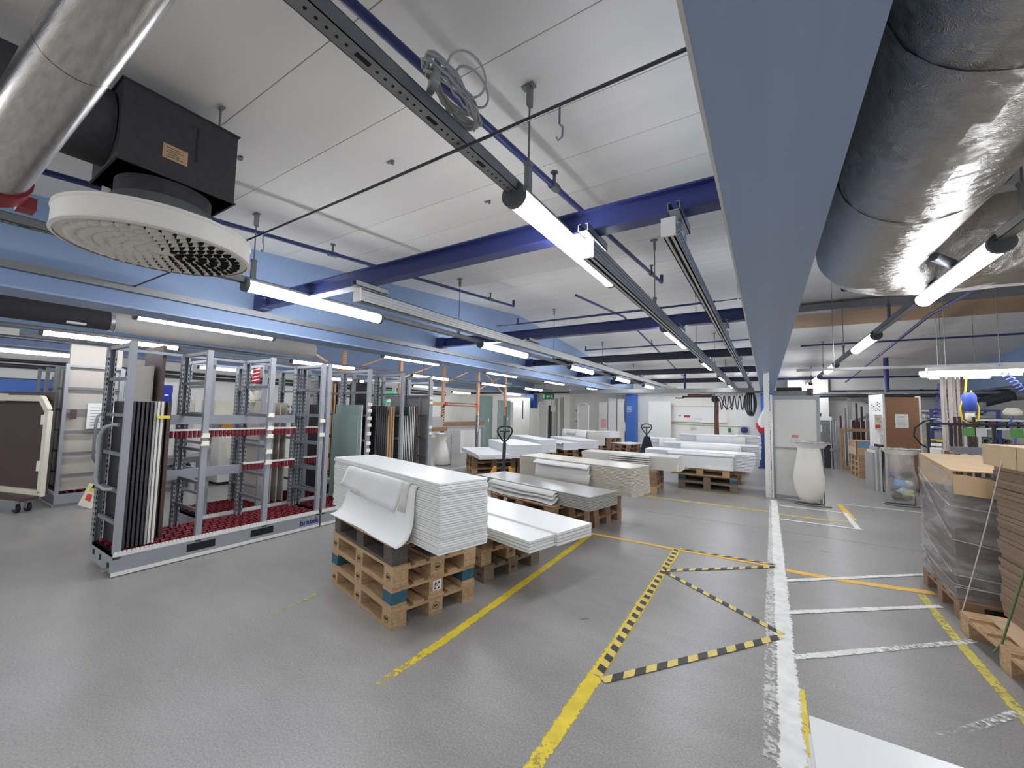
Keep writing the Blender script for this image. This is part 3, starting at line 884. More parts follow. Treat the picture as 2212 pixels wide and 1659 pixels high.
# round ceiling diffuser hanging from its black plenum box
t = thing('air_diffuser', 'large round cream air diffuser with swirl vents under a black box', 'air diffuser', (-2.93, .826, 2.40))
MB().box(-.225, .225, -.259, .259, .345, .772).box(-.235, .235, -.269, .269, .766, .772).box(-.235, .235, -.269, .269, .345, .35).build('plenum_box', M['duct_black'], t)
mb = MB(); mb.lathe((0, 0, .20), [(.215, .15), (.215, .05), (.22, .04)], 36, caps=False); mb.build('neck', M['duct_black'], t)
mb = MB(); mb.lathe((0, 0, .12), [(.225, .135), (.235, .12), (.295, .03), (.31, .012)], 36, caps=False); mb.build('collar', M['duct_grey'], t)
mb = MB(); mb.lathe((0, 0, 0), [(.415, -.002), (.432, .004), (.43, .012), (.426, .016), (.426, .105), (.431, .11), (.429, .125), (.29, .135)], 110, caps=False, smooth=False)
mb.build('rim', M['white_pl'], t, fix=True)
MB().lathe((0, 0, .006), [(.415, 0), (.415, .012)], 48).build('face_plate', M['white_pl'], t)
vent = None; blade = None
for ri, (r0, n) in enumerate(((.085, 10), (.137, 16), (.192, 22), (.247, 28), (.302, 34), (.358, 40))):
    for k in range(n):
        a = 2 * PI * (k + .5 * (ri % 2)) / n
        if blade is None:
            # scoop: a half dome whose open mouth faces along the ring
            m1 = MB(); rows = []
            for i in range(6):
                u = i / 5; hw = .025 * math.sin(PI * (.12 + .46 * u)); hz = .020 * u
                rows.append([(hw * math.cos(q), (u - .62) * .046, .005 - hz * math.sin(q)) for q in [PI * j / 6 for j in range(7)]])
            m1.grid(rows); blade = m1.mesh('swirl_blade', M['white_pl'])
            m1 = MB(); m1.add([(.0235 * math.cos(q), .0175, .005 - .0185 * math.sin(q)) for q in [PI * j / 8 for j in range(9)]] , [tuple(range(9))])
            m1.add([(-.022, .0175, .0055), (.022, .0175, .0055), (.017, .030, .0055), (-.017, .030, .0055)], [(0, 1, 2, 3)])
            vent = m1.mesh('vent_opening', M['dark'])
        o = link('swirl_blade', blade, t, (r0 * math.cos(a), r0 * math.sin(a), 0), a + PI)
        o.scale = (1, .95, 1)
        if (ri, k) != (0, -1): link('vent_opening', vent, o)
MB().prism([(.226, -.09, .45), (.226, .02, .45), (.226, .02, .53), (.226, -.09, .53)], (.002, 0, 0)).build('label_plate', M['board_wood'], t)
mb = MB()
for k in range(5): mb.box(.2285, .229, -.075 + .01 * (k % 2), -.0 - .012 * (k % 3), .463 + .012 * k, .467 + .012 * k)
mb.build('label_print', M['print'], t)
MB().box(.225, .229, .055, .062, .5, .7).build('seam', M['black'], t)
MB().bar((-.1, -.215, .18), (-.11, -.225, .26), .03, .002).bar((-.03, -.24, .19), (-.03, -.236, .28), .035, .002).build('tape_scrap', M['paper_c'], t)
# black duct feeding the box
t = thing('black_duct', 'round black duct feeding the diffuser box', 'air duct', (-2.93, .56, 2.975))
MB().tube([(0, 0, 0), (0, -.9, -.03), (0, -3.6, -.34)], .195, 24).build('duct', M['duct_black'], t)
MB().tube([(0, -.5, 0), (0, -.56, 0)], .2, 24, False).build('band', M['duct_black'], t)
for yy in (-.56,):
    mb = MB()
    for k in range(24):
        if k % 2 == 0: mb.box(.14, .17, yy - .015, yy + .015, .12 + .012 * k, .126 + .012 * k)
    mb.box(.14, .143, yy - .015, yy + .015, .1, .42); mb.box(.167, .17, yy - .015, yy + .015, .1, .42)
    mb.build('perforated_strap', M['galvd'], t)
t = thing('perforated_strap', 'perforated steel strap holding the diffuser box to the ceiling', 'strap', (-2.72, .99, 3.17))
mb = MB(); mb.box(-.01, .01, -.002, .002, 0, .125); mb.box(-.01, .04, -.012, .012, .12, .124)
mb.build('strap', M['galvd'], t)
# steel tube at the top left, ending in a red fitting
p0 = Vector((-1.21, .222, 2.42)); dv = Vector((-.585, -.05, -.1417))
t = thing('steel_tube', 'shiny bare steel tube slanting across the top left corner', 'pipe', tuple(p0))
MB().tube([tuple(-dv * .9), tuple(dv * .6), tuple(dv * 1.42)], .072, 28).build('tube', M['steel_pipe'], t)
MB().tube([tuple(dv * .33), tuple(dv * .335)], .0735, 28, False).build('weld', M['steel_pipe'], t)
e = dv * 1.42
MB().tube([tuple(e - dv * .08), tuple(e + dv * .03)], .08, 20).box(e.x - .09, e.x - .02, e.y + .06, e.y + .10, e.z - .05, e.z - .01).build('red_fitting', M['fitting_red'], t)
t = thing('perforated_strap', 'perforated steel strap in the top left corner', 'strap', (-2.2, -.05, 2.6))
mb = MB()
for k in range(34):
    mb.box(-.02, .02, -.002, .002, .02 * k, .02 * k + .012); 
mb.box(-.02, -.014, -.002, .002, 0, .68); mb.box(.014, .02, -.002, .002, 0, .68); mb.box(-.003, .003, -.002, .002, 0, .68)
mb.build('strap', M['galvd'], t)

# foil covered ducts on the right
t = thing('foil_duct', 'huge foil wrapped round duct beside the big blue beam', 'air duct', (0, 0, 0))
def ripple_tube(path, r, seg, rr, amp):
    mb = MB(); pts = [Vector(p) for p in path]; rings = []
    for i, p in enumerate(pts):
        d = (pts[min(i + 1, len(pts) - 1)] - pts[max(i - 1, 0)]).normalized()
        u = d.cross(Vector((0, 0, 1))).normalized(); w = u.cross(d)
        rings.append([p + (u * math.cos(2 * PI * k / seg) + w * math.sin(2 * PI * k / seg)) * (r + rr.uniform(-amp, amp)) for k in range(seg + 1)])
        rings[-1][-1] = rings[-1][0]
    mb.grid(rings)
    return mb
rr = random.Random(11)
path = [(.842, -5.5 + .11 * k, 3.14) for k in range(93)] + [(.842 + .55 * (1 - math.cos(a)), 4.68 + .47 * math.sin(a), 3.12) for a in [PI / 2 * k / 8 for k in range(1, 9)]]
ripple_tube(path, .418, 48, rr, .0035).build('duct', M['foil'], t)
ripple_tube([(1.3 + .12 * k, 5.15, 3.10) for k in range(33)], .40, 44, rr, .0035).build('side_duct', M['foil'], t)
for yy in (-.9, .55, 2.0, 3.3):
    ripple_tube([(.842, yy, 3.14), (.842, yy + .03, 3.14), (.842, yy + .07, 3.14)], .4235, 48, rr, .003).build('tape_band', M['foil'], t)
for xx in (2.0, 3.2):
    MB().tube([(xx, 5.15 + .41 * math.cos(a), 3.10 + .41 * math.sin(a)) for a in [PI + PI * k / 16 for k in range(17)]], .008, 5).build('duct_strap', M['galvd'], t)
MB().tube([(1.42, 4.95, 2.73), (1.36, 4.8, 2.69), (1.34, 4.62, 2.70), (1.27, 4.45, 2.75), (1.12, 4.3, 2.79)], .035, 8).build('flexible_pipe', M['hose'], t)
# ceiling boards above the right bay, brown and grey
b = MB().box(.26, 5.25, 9.75, 10.0, 3.62, 3.74).build('ceiling_trim', M['galvd']); b['kind'] = 'structure'; b.name = 'trim_1'
mb = MB()
vs = [(x, yy, 3.928 - .092 * (yy - RIDGE) - dz) for dz in (.004, .03) for yy in (10.35, 11.55) for x in (.26, 5.25)]
mb.add(vs, [(0, 2, 3, 1), (4, 5, 7, 6), (0, 1, 5, 4), (2, 6, 7, 3), (0, 4, 6, 2), (1, 3, 7, 5)])
b = mb.build('trim_2', M['tan'], fix=True); b['kind'] = 'structure'

tag(MB().prism([(0, 0, 0), (.004, .05, .0), (.004, .045, .13), (0, -.01, .12)], (.002, 0, 0)).build('paper_scrap', M['paper'], None, (-.152, 3.1, 2.315)), 'white paper scrap hanging from the left edge of the big beam', 'paper')
# left: black duct turning into a light fabric duct
t = thing('fabric_duct', 'long black duct continuing as a light grey fabric duct on the left', 'air duct', (-7.5, 1.65, 2.635))
MB().tube([(0, -3.5, 0), (0, 0, 0)], .135, 20).build('black_section', M['duct_black'], t)
MB().tube([(0, -.02, 0), (0, .02, 0)], .14, 20).build('ring', M['galv'], t)
pts = [(0, .02 + .03 * k, .004 * math.sin(k * 2.1)) for k in range(4)] + [(0, .3, 0), (0, 1.2, -.004), (0, 2.82, 0), (0, 2.9, 0)]
MB().tube(pts, [.13, .122, .134, .128, .142, .145, .145, .125], 20).build('fabric_section', M['fabric'], t)
MB().box(-.03, .138, -.42, -.25, -.115, -.09).build('label_strip', M['paper'], t)
# conduit and junction boxes on the far left beam
t = thing('conduit', 'thin pale conduit with two junction boxes on the far left beam', 'conduit', (-10.3, -2, 2.56))
MB().cyl((0, 0, 0), (0, 16, 0), .018, 6).build('pipe', M['galv'], t)
MB().box(-.05, .05, 2.55, 2.85, .03, .14).build('junction_box', M['white_pl'], t)
MB().box(-.05, .05, 2.9, 3.2, .03, .14).build('junction_box', M['white_pl'], t)
# pipes along the walls
t = thing('wall_pipe', 'black pipe running along the back wall above the columns', 'pipe', (XL + .3, 18.25, 2.47))
MB().cyl((0, 0, .05), (5.0, 0, .05), .05, 8).cyl((5, 0, .05), (15.3, 0, 0), .04, 8).cyl((15.3, 0, 0), (25.5, 0, -.02), .05, 8).build('pipe', M['hose'], t)
for k in range(8): MB().box(1.5 + 3 * k, 1.54 + 3 * k, 0, .4, .02, .06).build('bracket', M['hose'], t)
t = thing('wall_pipe', 'pair of black pipes along the left wall', 'pipe', (XL + .12, YF + .3, 2.43))
MB().cyl((0, 0, .08), (0, 23, .08), .04, 8).build('pipe', M['hose'], t)
MB().cyl((0, 0, -.05), (0, 23, -.05), .05, 8).build('pipe', M['hose'], t)
t = thing('header_duct', 'flat grey channel duct across the back wall under the ceiling', 'air duct', (-6.4, 14.3, 2.262))
MB().box(0, 6.1, 0, .3, 0, .135).build('duct', M['galvd'], t)
MB().box(-.02, 0, -.02, .32, -.02, .15).build('end_flange', M['galvd'], t)
t = thing('wall_pipe', 'shiny and dark pipe pair across the back of the right bay', 'pipe', (.9, 15.0, 2.17))
MB().cyl((0, 0, .07), (9.5, 0, .07), .035, 8).build('upper_pipe', M['chrome'], t)
MB().cyl((0, 0, 0), (9.5, 0, 0), .045, 8).build('lower_pipe', M['hose'], t)
t = thing('unistrut_rail', 'long dark rail with wires across the right bay over the tube lights', 'rail', (.45, 8.3, 2.30))
MB().box(0, 7.0, -.02, .02, 0, .04).build('rail', M['galvd'], t)
for k in range(6): MB().cyl((.5 + 1.2 * k, 0, .04), (.5 + 1.2 * k, 0, ceil_z(2, 8.3) - 2.3), .005, 5).build('hanger', M['galvd'], t)

# ================================================================== pallets, stacks of boards, foam sheets
PL, PW_, PH = 1.09, 0.735, 0.144
def make_pallet(kind, loc, rz, label, group, corner=None, w=PW_, l=PL):
    """wooden pallet, its local x along the long side; parts: deck boards, stringers, blocks, runners"""
    wm = {'new': M['wood'], 'brown': M['wood_b'], 'dark': M['wood_k'], 'grey': M['wood_g']}[kind]
    t = thing('pallet', label, 'pallet', loc, rz, group)
    bw, cw = .135, .09
    ys = [-w / 2, -w / 2 + (w - bw) * .25 + .02, -bw / 2, w / 2 - bw - (w - bw) * .25 + .06, w / 2 - bw]
    ws = [bw, cw, bw, cw, bw]
    ys[1] = (-w / 2 + bw + -bw / 2) / 2 - cw / 2; ys[3] = -ys[1] - cw
    for y0, q in zip(ys, ws): sbox('deck_board', wm, t, -l / 2, l / 2, y0, y0 + q, .124, .144)
    xs = (-l / 2, -.065, l / 2 - .13)
    for x0 in xs: sbox('stringer_board', wm, t, x0, x0 + .13, -w / 2, w / 2, .104, .124)
    for x0 in xs:
        for y0 in (-w / 2, -.06, w / 2 - .12):
            bm_ = wm
            if corner and x0 != xs[1] and y0 != -.06: bm_ = corner
            sbox('block', bm_, t, x0, x0 + .13, y0, y0 + .12, .022, .104)
    for y0 in (-w / 2, -.06, w / 2 - .12): sbox('runner_board', wm, t, -l / 2, l / 2, y0, y0 + .12, 0, .022)
    return t

class Stack:
    """frame of one stack: P is the front right bottom corner of its boards, u runs left along the long side, w runs back"""
    def __init__(s, P, a):
        s.P = Vector((P[0], P[1], 0)); a = math.radians(a)
        s.u = Vector((-math.cos(a), -math.sin(a), 0)); s.w = Vector((-math.sin(a), math.cos(a), 0)); s.a = a
    def pt(s, u, w, z=0): return s.P + s.u * u + s.w * w + Vector((0, 0, z))

RB = random.Random(5)
def pallets(st, u0, w0, kinds, label, group, turn=False, corner_at=None, jit=.012, where=''):
    tops = ('bottom', 'second', 'third', 'fourth', 'fifth')
    for k, kd in enumerate(kinds):
        l, w = (PW_, PL) if turn else (PL, PW_)
        c = st.pt(u0 + l / 2 + RB.uniform(-jit, jit), w0 + w / 2 + RB.uniform(-jit, jit), k * PH)
        pos = 'topmost' if k == len(kinds) - 1 else tops[k]
        lab = '%s %s, %s of its pile' % ({'new': 'pale wooden pallet', 'brown': 'brown wooden pallet', 'dark': 'blackened wooden pallet', 'grey': 'greyed wooden pallet'}[kd], label, pos)
        make_pallet(kd, tuple(c), st.a + (PI / 2 if turn else 0) + RB.uniform(-.012, .012), lab, group,
                    M['wood_teal'] if corner_at is not None and k == corner_at else None)

def boards(st, L_, D, zb, zt, n, m, label, group, jit=.004, top=None, wob=None, u0=0, w0=0, name='board', ordinal=True):
    th = (zt - zb) / n
    for k in range(n):
        du = RB.uniform(-jit, jit); dw = RB.uniform(-jit, jit)
        if wob: du += wob(k / max(1, n - 1))
        c = st.pt(u0 + L_ + du, w0 + dw, zb + k * th)
        o = link(name, ubox(m), None, tuple(c), st.a, (L_, D, th * .80))
        lab = (label if not ordinal else label + ', ' + place(k, n)) if not (top and k == n - 1) else top
        tag(o, lab, 'board', group)

def sheet(st, u0, u1, prof, label, group, m, nu=14, amp=.006, seed=1, skew=None, thick=.0025, zsk=None):
    """thin foam sheet: profile of (outward, z) points swept along the long side from u0 to u1"""
    r = random.Random(seed); rows = []
    ph = [r.uniform(0, 6) for _ in range(6)]
    for i in range(nu + 1):
        f = i / nu; row = []
        for j, (o, z) in enumerate(prof):
            g = j / max(1, len(prof) - 1)
            uu = u0 + (u1 - u0) * f + (skew(f, g) if skew else 0)
            oo = o + amp * (math.sin(7 * f + ph[0] + 2 * g) + .6 * math.sin(17 * f + ph[1] - 3 * g)) * (0.3 + g)
            zz = z + amp * .5 * math.sin(9 * f + ph[2] + g * 2) * g + (zsk(f, g) if zsk else 0)
            row.append(tuple(st.pt(uu, -max(.004, oo), zz)))
        rows.append(row)
    mb = MB(); mb.grid(rows)
    o = mb.build('foam_sheet', m)
    md = o.modifiers.new('thickness', 'SOLIDIFY'); md.thickness = thick
    return tag(o, label, 'sheet', group)

# --- 1: tall white stack on four pallets, nearest
s1 = Stack((-1.814, 2.024), -14.2)
pallets(s1, .385, -.125, ('new', 'new', 'new', 'dark'), 'under the nearest white stack', 'pallets under the nearest stack', corner_at=1)
tag(link('base_sheet', ubox(M['ply']), None, tuple(s1.pt(.36 + 1.13, -.145, .576)), s1.a, (1.13, .76, .008)), 'thin plywood sheet between the black pallet and the white boards', 'sheet')
boards(s1, 1.86, .41, .5845, 1.045, 29, M['board_w'], 'white board in the tall stack nearest the camera', 'boards of the nearest white stack',
       top='white glossy board on top of the nearest tall stack', wob=lambda f: (.018 if f > .95 else 0) + (.006 if .5 < f < .93 else 0) - .002)
sheet(s1, .30, 1.46, [(.006, .985), (.014, .96), (.016, .86), (.02, .76), (.032, .69), (.06, .63), (.105, .596), (.142, .588), (.147, .587)], 'large white foam sheet hanging down the nearest stack onto its pallet', 'foam sheets on the nearest stack', M['foam'], nu=24, amp=.004, seed=2, skew=lambda f, g: .07 * g * (f - .35))
sheet(s1, .26, .62, [(.003, .99), (.010, .975), (.010, .90), (.012, .80), (.014, .72)], 'narrow foam sheet at the right end of the nearest stack front', 'foam sheets on the nearest stack', M['foam2'], amp=.002, seed=8, skew=lambda f, g: .08 * g)
sheet(s1, .36, 1.42, [(.006, 1.0), (.015, .985), (.019, .93), (.021, .86), (.025, .78)], 'white foam sheet folded out between upper boards of the nearest stack', 'foam sheets on the nearest stack', M['foam2'], nu=20, amp=.004, seed=3, skew=lambda f, g: .05 * g)
sheet(s1, .43, 1.42, [(.008, 1.003), (.020, .995), (.025, .95), (.027, .89), (.030, .84), (.036, .80)], 'topmost slanting foam flap on the front of the nearest stack', 'foam sheets on the nearest stack', M['foam'], nu=24, amp=.006, seed=5, skew=lambda f, g: .13 * g + .08 * g * f, zsk=lambda f, g: g * (.06 * f - .045))
# --- 2: low pair of white piles behind it
s2 = Stack((-1.568, 2.787), -14.0)
pallets(s2, .62, .05, ('grey', 'new', 'brown'), 'under the low white double pile', 'pallets under the low pile')
boards(s2, 1.9, .30, .4325, .53, 4, M['board_w'], 'white board in the front strip of the low double pile', 'boards of the low front strip', top='white board topping the front strip of the low double pile', jit=.003)
boards(s2, 1.9, .47, .4325, .545, 4, M['board_w'], 'white board in the back strip of the low double pile', 'boards of the low back strip', top='wide white board topping the back strip of the low double pile', jit=.003, u0=-.03, w0=.308)

# --- 3: grey stack
s3 = Stack((-1.669, 4.30), -14.0)
pallets(s3, .42, -.13, ('dark', 'brown', 'brown'), 'under the grey board stack', 'pallets under the grey stack')
tag(link('base_sheet', ubox(M['ply']), None, tuple(s3.pt(.42 + 1.12, -.15, .4325)), s3.a, (1.12, .76, .008)), 'thin plywood sheet under the grey board stack', 'sheet')
boards(s3, 2.0, .57, .441, .60, 9, M['board_g'], 'grey board in the stack behind the low white pile', 'boards of the grey stack', top='glossy grey board on top of the grey stack', jit=.003)
sheet(s3, .45, 1.62, [(.004, .585), (.05, .578), (.085, .56), (.10, .54)], 'upper foam sheet sticking out of the grey stack', 'foam sheets on the grey stack', M['foam2'], amp=.006, seed=12)
sheet(s3, .44, 1.60, [(.004, .555), (.05, .545), (.09, .52), (.105, .50)], 'middle foam sheet sticking out of the grey stack', 'foam sheets on the grey stack', M['foam2'], amp=.008, seed=13)
sheet(s3, .43, 1.62, [(.004, .525), (.03, .50), (.06, .475), (.115, .458), (.13, .45)], 'lowest foam sheet sticking out of the grey stack', 'foam sheets on the grey stack', M['foam2'], amp=.009, seed=14)

# --- 4: beige stack
s4 = Stack((-1.50, 5.353), -11.5)
pallets(s4, .43, -.22, ('brown', 'brown', 'brown'), 'under the beige board stack', 'pallets under the beige stack')
boards(s4, 1.97, .55, .4325, .815, 20, M['board_b'], 'beige board in the tall stack behind the grey one', 'boards of the beige stack', top='beige board on top of the beige stack', wob=lambda f: .02 * (1 - f) * -1 + .02)
sheet(s4, .62, 1.62, [(.004, .79), (.03, .785), (.08, .755), (.10, .735)], 'topmost foam flap over the front of the beige stack', 'foam sheets on the beige stack', M['foam'], amp=.004, seed=21)
sheet(s4, .62, 1.60, [(.004, .76), (.04, .74), (.05, .66), (.055, .58), (.065, .50)], 'foam sheets hanging down the front of the beige stack', 'foam sheets on the beige stack', M['foam2'], amp=.008, seed=22)
sheet(s4, .60, 1.58, [(.004, .66), (.065, .64), (.07, .57), (.08, .51)], 'lower foam sheet on the front of the beige stack', 'foam sheets on the beige stack', M['foam2'], amp=.008, seed=23)

# --- 5: off white stack farther back
s5 = Stack((-1.462, 8.339), 0.5)
pallets(s5, .34, -.25, ('new', 'brown', 'brown'), 'under the off-white stack behind the beige one', 'pallets under the off-white stack')
boards(s5, 1.96, .57, .4325, .70, 15, M['board_e'], 'off-white board in the stack behind the beige one', 'boards of the off-white stack', top='off-white board on top of the stack behind the beige one', wob=lambda f: -.05 * (1 - f) ** 2)
for k in range(5):
    sheet(s5, .5, 1.32, [(.004, .68 - .04 * k), (.05, .675 - .04 * k), (.08, .66 - .04 * k)], ORD[k] + ' foam strip from the top at the off-white stack front', 'foam strips on the off-white stack', M['foam2'], amp=.003, seed=30 + k)
tag(link('edge_protector', ubox(M['paper_c']), None, (-1.47, 8.32, .44), .2, (.03, .04, .13)), 'small cream block at the end of the off-white stack', 'block')

# --- 6,7,8: three white stacks on the right, one behind the other
s6 = Stack((-.19, 9.30), 2.6)
pallets(s6, .325, -.05, ('grey', 'grey'), 'under the front white stack by the white post', 'pallets under the right white stack', corner_at=1)
pallets(Stack((s6.pt(.14, 0).x, s6.pt(.14, 0).y), 2.6), .325, -.09, (), '', '')
make_pallet('new', tuple(s6.pt(.45 + PL / 2, -.09 + PW_ / 2, .288)), s6.a, 'pale wooden pallet set off to the left on two greyed pallets', 'pallets under the right white stack')
boards(s6, 2.1, .65, .4325, .77, 12, M['board_w2'], 'white board in the front stack beside the white post', 'boards of the right front stack', top='white board on top of the front stack beside the white post', wob=lambda f: .07 * (1 - f) ** 3 - .0)
sheet(s6, .35, 1.62, [(.004, .745), (.05, .735), (.075, .70)], 'upper foam flap on the front stack beside the white post', 'foam sheets on the right front stack', M['foam'], amp=.003, seed=41)
sheet(s6, .38, 1.60, [(.004, .71), (.05, .69), (.055, .60), (.06, .52), (.08, .46), (.12, .437)], 'wide foam sheet hanging over the front stack beside the white post', 'foam sheets on the right front stack', M['foam'], amp=.006, seed=42)
s7 = Stack((-.135, 10.45), 4)
pallets(s7, .35, 0, ('brown', 'brown', 'brown'), 'under the second white stack behind the front one', 'pallets under the second right stack')
boards(s7, 2.0, .62, .4325, .868, 14, M['board_w2'], 'white board in the second stack beside the white post', 'boards of the right second stack')
sheet(s7, .35, 1.6, [(.004, .845), (.06, .835), (.065, .74), (.07, .6)], 'foam sheet hanging over the second stack by the post', 'foam sheets on the right second stack', M['foam'], amp=.005, seed=43)
s8 = Stack((-.12, 12.15), 3)
pallets(s8, .35, 0, ('brown', 'brown', 'brown'), 'under the rearmost white stack by the post', 'pallets under the rear right stack')
boards(s8, 1.95, .62, .4325, 1.0, 16, M['board_w2'], 'white board in the rearmost stack beside the white post', 'boards of the right rear stack', jit=.012)
sheet(s8, .35, 1.5, [(.004, .96), (.06, .95), (.065, .84), (.07, .7)], 'foam sheet hanging over the rearmost stack by the post', 'foam sheets on the rear right stack', M['foam'], amp=.005, seed=44)
tag(link('board_offcut', ubox(M['board_w2']), None, tuple(s8.pt(.55, .02, 1.0)), s8.a + .05, (.5, .5, .02)), 'loose short white board lying on the rearmost right stack', 'board')

# --- back left group, turned to the aisle
t1 = Stack((-5.483, 7.353), -39.5)
pallets(t1, .62, .01, ('new', 'brown', 'brown'), 'under the thin white pile by the pallet jack', 'pallets under the thin white pile', turn=True)
boards(t1, 1.97, .77, .4325, .535, 4, M['board_w2'], 'white board in the thin pile beside the pallet jack', 'boards of the thin white pile', top='white board on top of the thin pile beside the pallet jack', jit=.012)
t2 = Stack((-5.08, 8.03), -39.5)
pallets(t2, .55, .37, ('brown', 'brown', 'brown'), 'under the big white block behind the jack', 'pallets under the big white block')
boards(t2, 1.97, .82, .4325, .745, 11, M['board_w2'], 'white board in the broad block behind the pallet jack', 'boards of the broad white block', jit=.003)
t3 = Stack((-5.2, 9.63), -37.5)
pallets(t3, .45, .02, ('brown', 'brown', 'brown'), 'under the white stack behind the broad block', 'pallets under the next white stack')
boards(t3, 2.1, .54, .4325, .785, 12, M['board_w2'], 'white board in the stack right behind the broad block', 'boards of the next white stack', jit=.004)
t4 = Stack((-5.02, 10.842), -38.5)
pallets(t4, .5, -.04, ('brown', 'brown', 'brown'), 'under the low white pile between two stacks', 'pallets under the low far pile')
boards(t4, 1.95, .48, .4325, .64, 7, M['board_w2'], 'white board in the low pile between two white stacks', 'boards of the low far pile', jit=.01)
sheet(t4, -.01, .5, [(.004, .64), (.04, .645), (.09, .60)], 'foam sheet sticking out of the low far pile', 'foam on the low far pile', M['foam'], amp=.005, seed=51)
t5 = Stack((-4.87, 11.50), -39)
pallets(t5, .45, .16, ('brown', 'brown', 'brown'), 'under the white stack before the rounded one', 'pallets under the fifth white stack')
boards(t5, 2.0, .74, .4325, .69, 9, M['board_w2'], 'white board in the stack in front of the rounded bundle', 'boards of the fifth white stack', jit=.004)
t6 = Stack((-4.93, 12.95), -32)
pallets(t6, .4, .0, ('brown', 'brown', 'brown'), 'under the tall bundle before the back wall', 'pallets under the tall bundle')
boards(t6, 1.8, .52, .4325, .91, 14, M['board_e'], 'off-white board in the tall bundle before the back wall', 'boards of the tall bundle', jit=.006)
sheet(t6, .3, 1.79, [(-.1, .918), (-.02, .922), (.02, .91), (.04, .86), (.045, .74), (.06, .6)], 'white foam sheet wrapped over the tall bundle', 'foam on the tall bundle', M['foam'], amp=.006, seed=52)
sheet(t6, .95, 1.45, [(.004, .88), (.06, .86), (.085, .80), (.07, .74)], 'curled foam sheet on the tall bundle', 'foam on the tall bundle', M['foam2'], amp=.004, seed=53)
t7 = Stack((-5.15, 15.3), -20)
pallets(t7, .0, 0, ('brown', 'brown', 'brown', 'brown'), 'with a covered parcel near the back wall', 'pallets under the covered parcel')
tag(link('board', ubox(M['board_w2']), None, tuple(t7.pt(.62, .05, .576)), t7.a, (.6, .6, .24)), 'small white covered parcel on a pile of pallets before the back wall', 'parcel')
t8 = Stack((-4.15, 14.4), -22)
pallets(t8, 0, 0, ('brown', 'brown', 'brown'), 'with one white sheet by the blue column', 'pallets by the blue column', turn=True)
boards(t8, .8, 1.1, .4325, .452, 1, M['board_w2'], 'single white sheet on low pallets by the blue column', None)
t9 = Stack((-2.55, 14.2), 8)
pallets(t9, .0, 0, ('brown',), 'behind the far pallet jack', 'pallets behind the far jack')
boards(t9, .95, .7, .1445, .74, 12, M['board_w2'], 'white board in the covered pile behind the far jack', 'boards behind the far jack', jit=.02)
sheet(t9, -.02, .5, [(-.1, .75), (-.0, .76), (.03, .72), (.05, .55), (.10, .42)], 'white foam sheet draped over the pile behind the far jack', 'foam behind the far jack', M['foam'], amp=.02, seed=54)

# --- white slab at the lower right corner of the picture
s10 = Stack((1.36, 0.72), 0)
pallets(s10, .1, .05, ('brown', 'brown', 'brown'), 'under the white slab at the lower right corner', 'pallets under the corner slab')
boards(s10, 1.266, .917, .4325, .60, 9, M['board_w'], 'white board in the pile at the lower right corner', 'boards of the corner pile', top='white glossy board at the lower right corner of the picture', jit=.006)

# --- stamps and a sticker on the near pallets' blocks
def stamp_ring(p, n, r):
    """oval burnt stamp on a block face: p centre, n outward normal"""
    n = Vector(n); s = n.cross(Vector((0, 0, 1))).normalized()
    mb = MB(); p = Vector(p) + n * .0012
    mb.tube([tuple(p + s * r * math.cos(a) + Vector((0, 0, r * .9 * math.sin(a)))) for a in [2 * PI * k / 16 for k in range(16)]], .0016, 4, closed=True)
    for k in (-1, 0, 1):
        mb.bar(tuple(p + s * (k * r * .45 - .004) + Vector((0, 0, -.008))), tuple(p + s * (k * r * .45 + .003) + Vector((0, 0, .009))), .0035, .003)
        mb.bar(tuple(p + s * (k * r * .45 + .004) + Vector((0, 0, -.008))), tuple(p + s * (k * r * .45 + .004) + Vector((0, 0, .008))), .0028, .003)
    return mb
for o in [o for o in COL.objects if o.name.startswith('pallet') and o.get('group') in ('pallets under the nearest stack', 'pallets under the low pile')]:
    if 'black' in o['label']: continue
    for sx, sy, nx, ny in ((PL / 2 - .065, -PW_ / 2, 0, -1), (-PL / 2 + .065, -PW_ / 2, 0, -1), (PL / 2, 0, 1, 0), (0, -PW_ / 2, 0, -1)):
        if 'second' in o['label'] and 'nearest' in o['label'] and abs(sx) > .3 and ny: continue
        stamp_ring((sx, sy, .063), (nx, ny, 0), .028).build('stamp', M['ink'], o)
for o in COL.objects:
    if o.name.startswith('pallet') and o.get('label') == 'pale wooden pallet under the nearest white stack, second of its pile':
        mb = MB(); mb.box(PL / 2 + .0006, PL / 2 + .0022, -.03, .045, .026, .1); mb.m = 1
        for k, (a, b, c, d) in enumerate(((-.018, .005, .066, .094), (.012, .034, .07, .092), (-.02, -.002, .034, .056), (.006, .036, .032, .05))):
            mb.add([(PL / 2 + .003, a, c), (PL / 2 + .003, b, c + .004), (PL / 2 + .003, (a + b) / 2, d)], [(0, 1, 2)])
        mb.build('sticker', [M['paper'], M['black']], o)

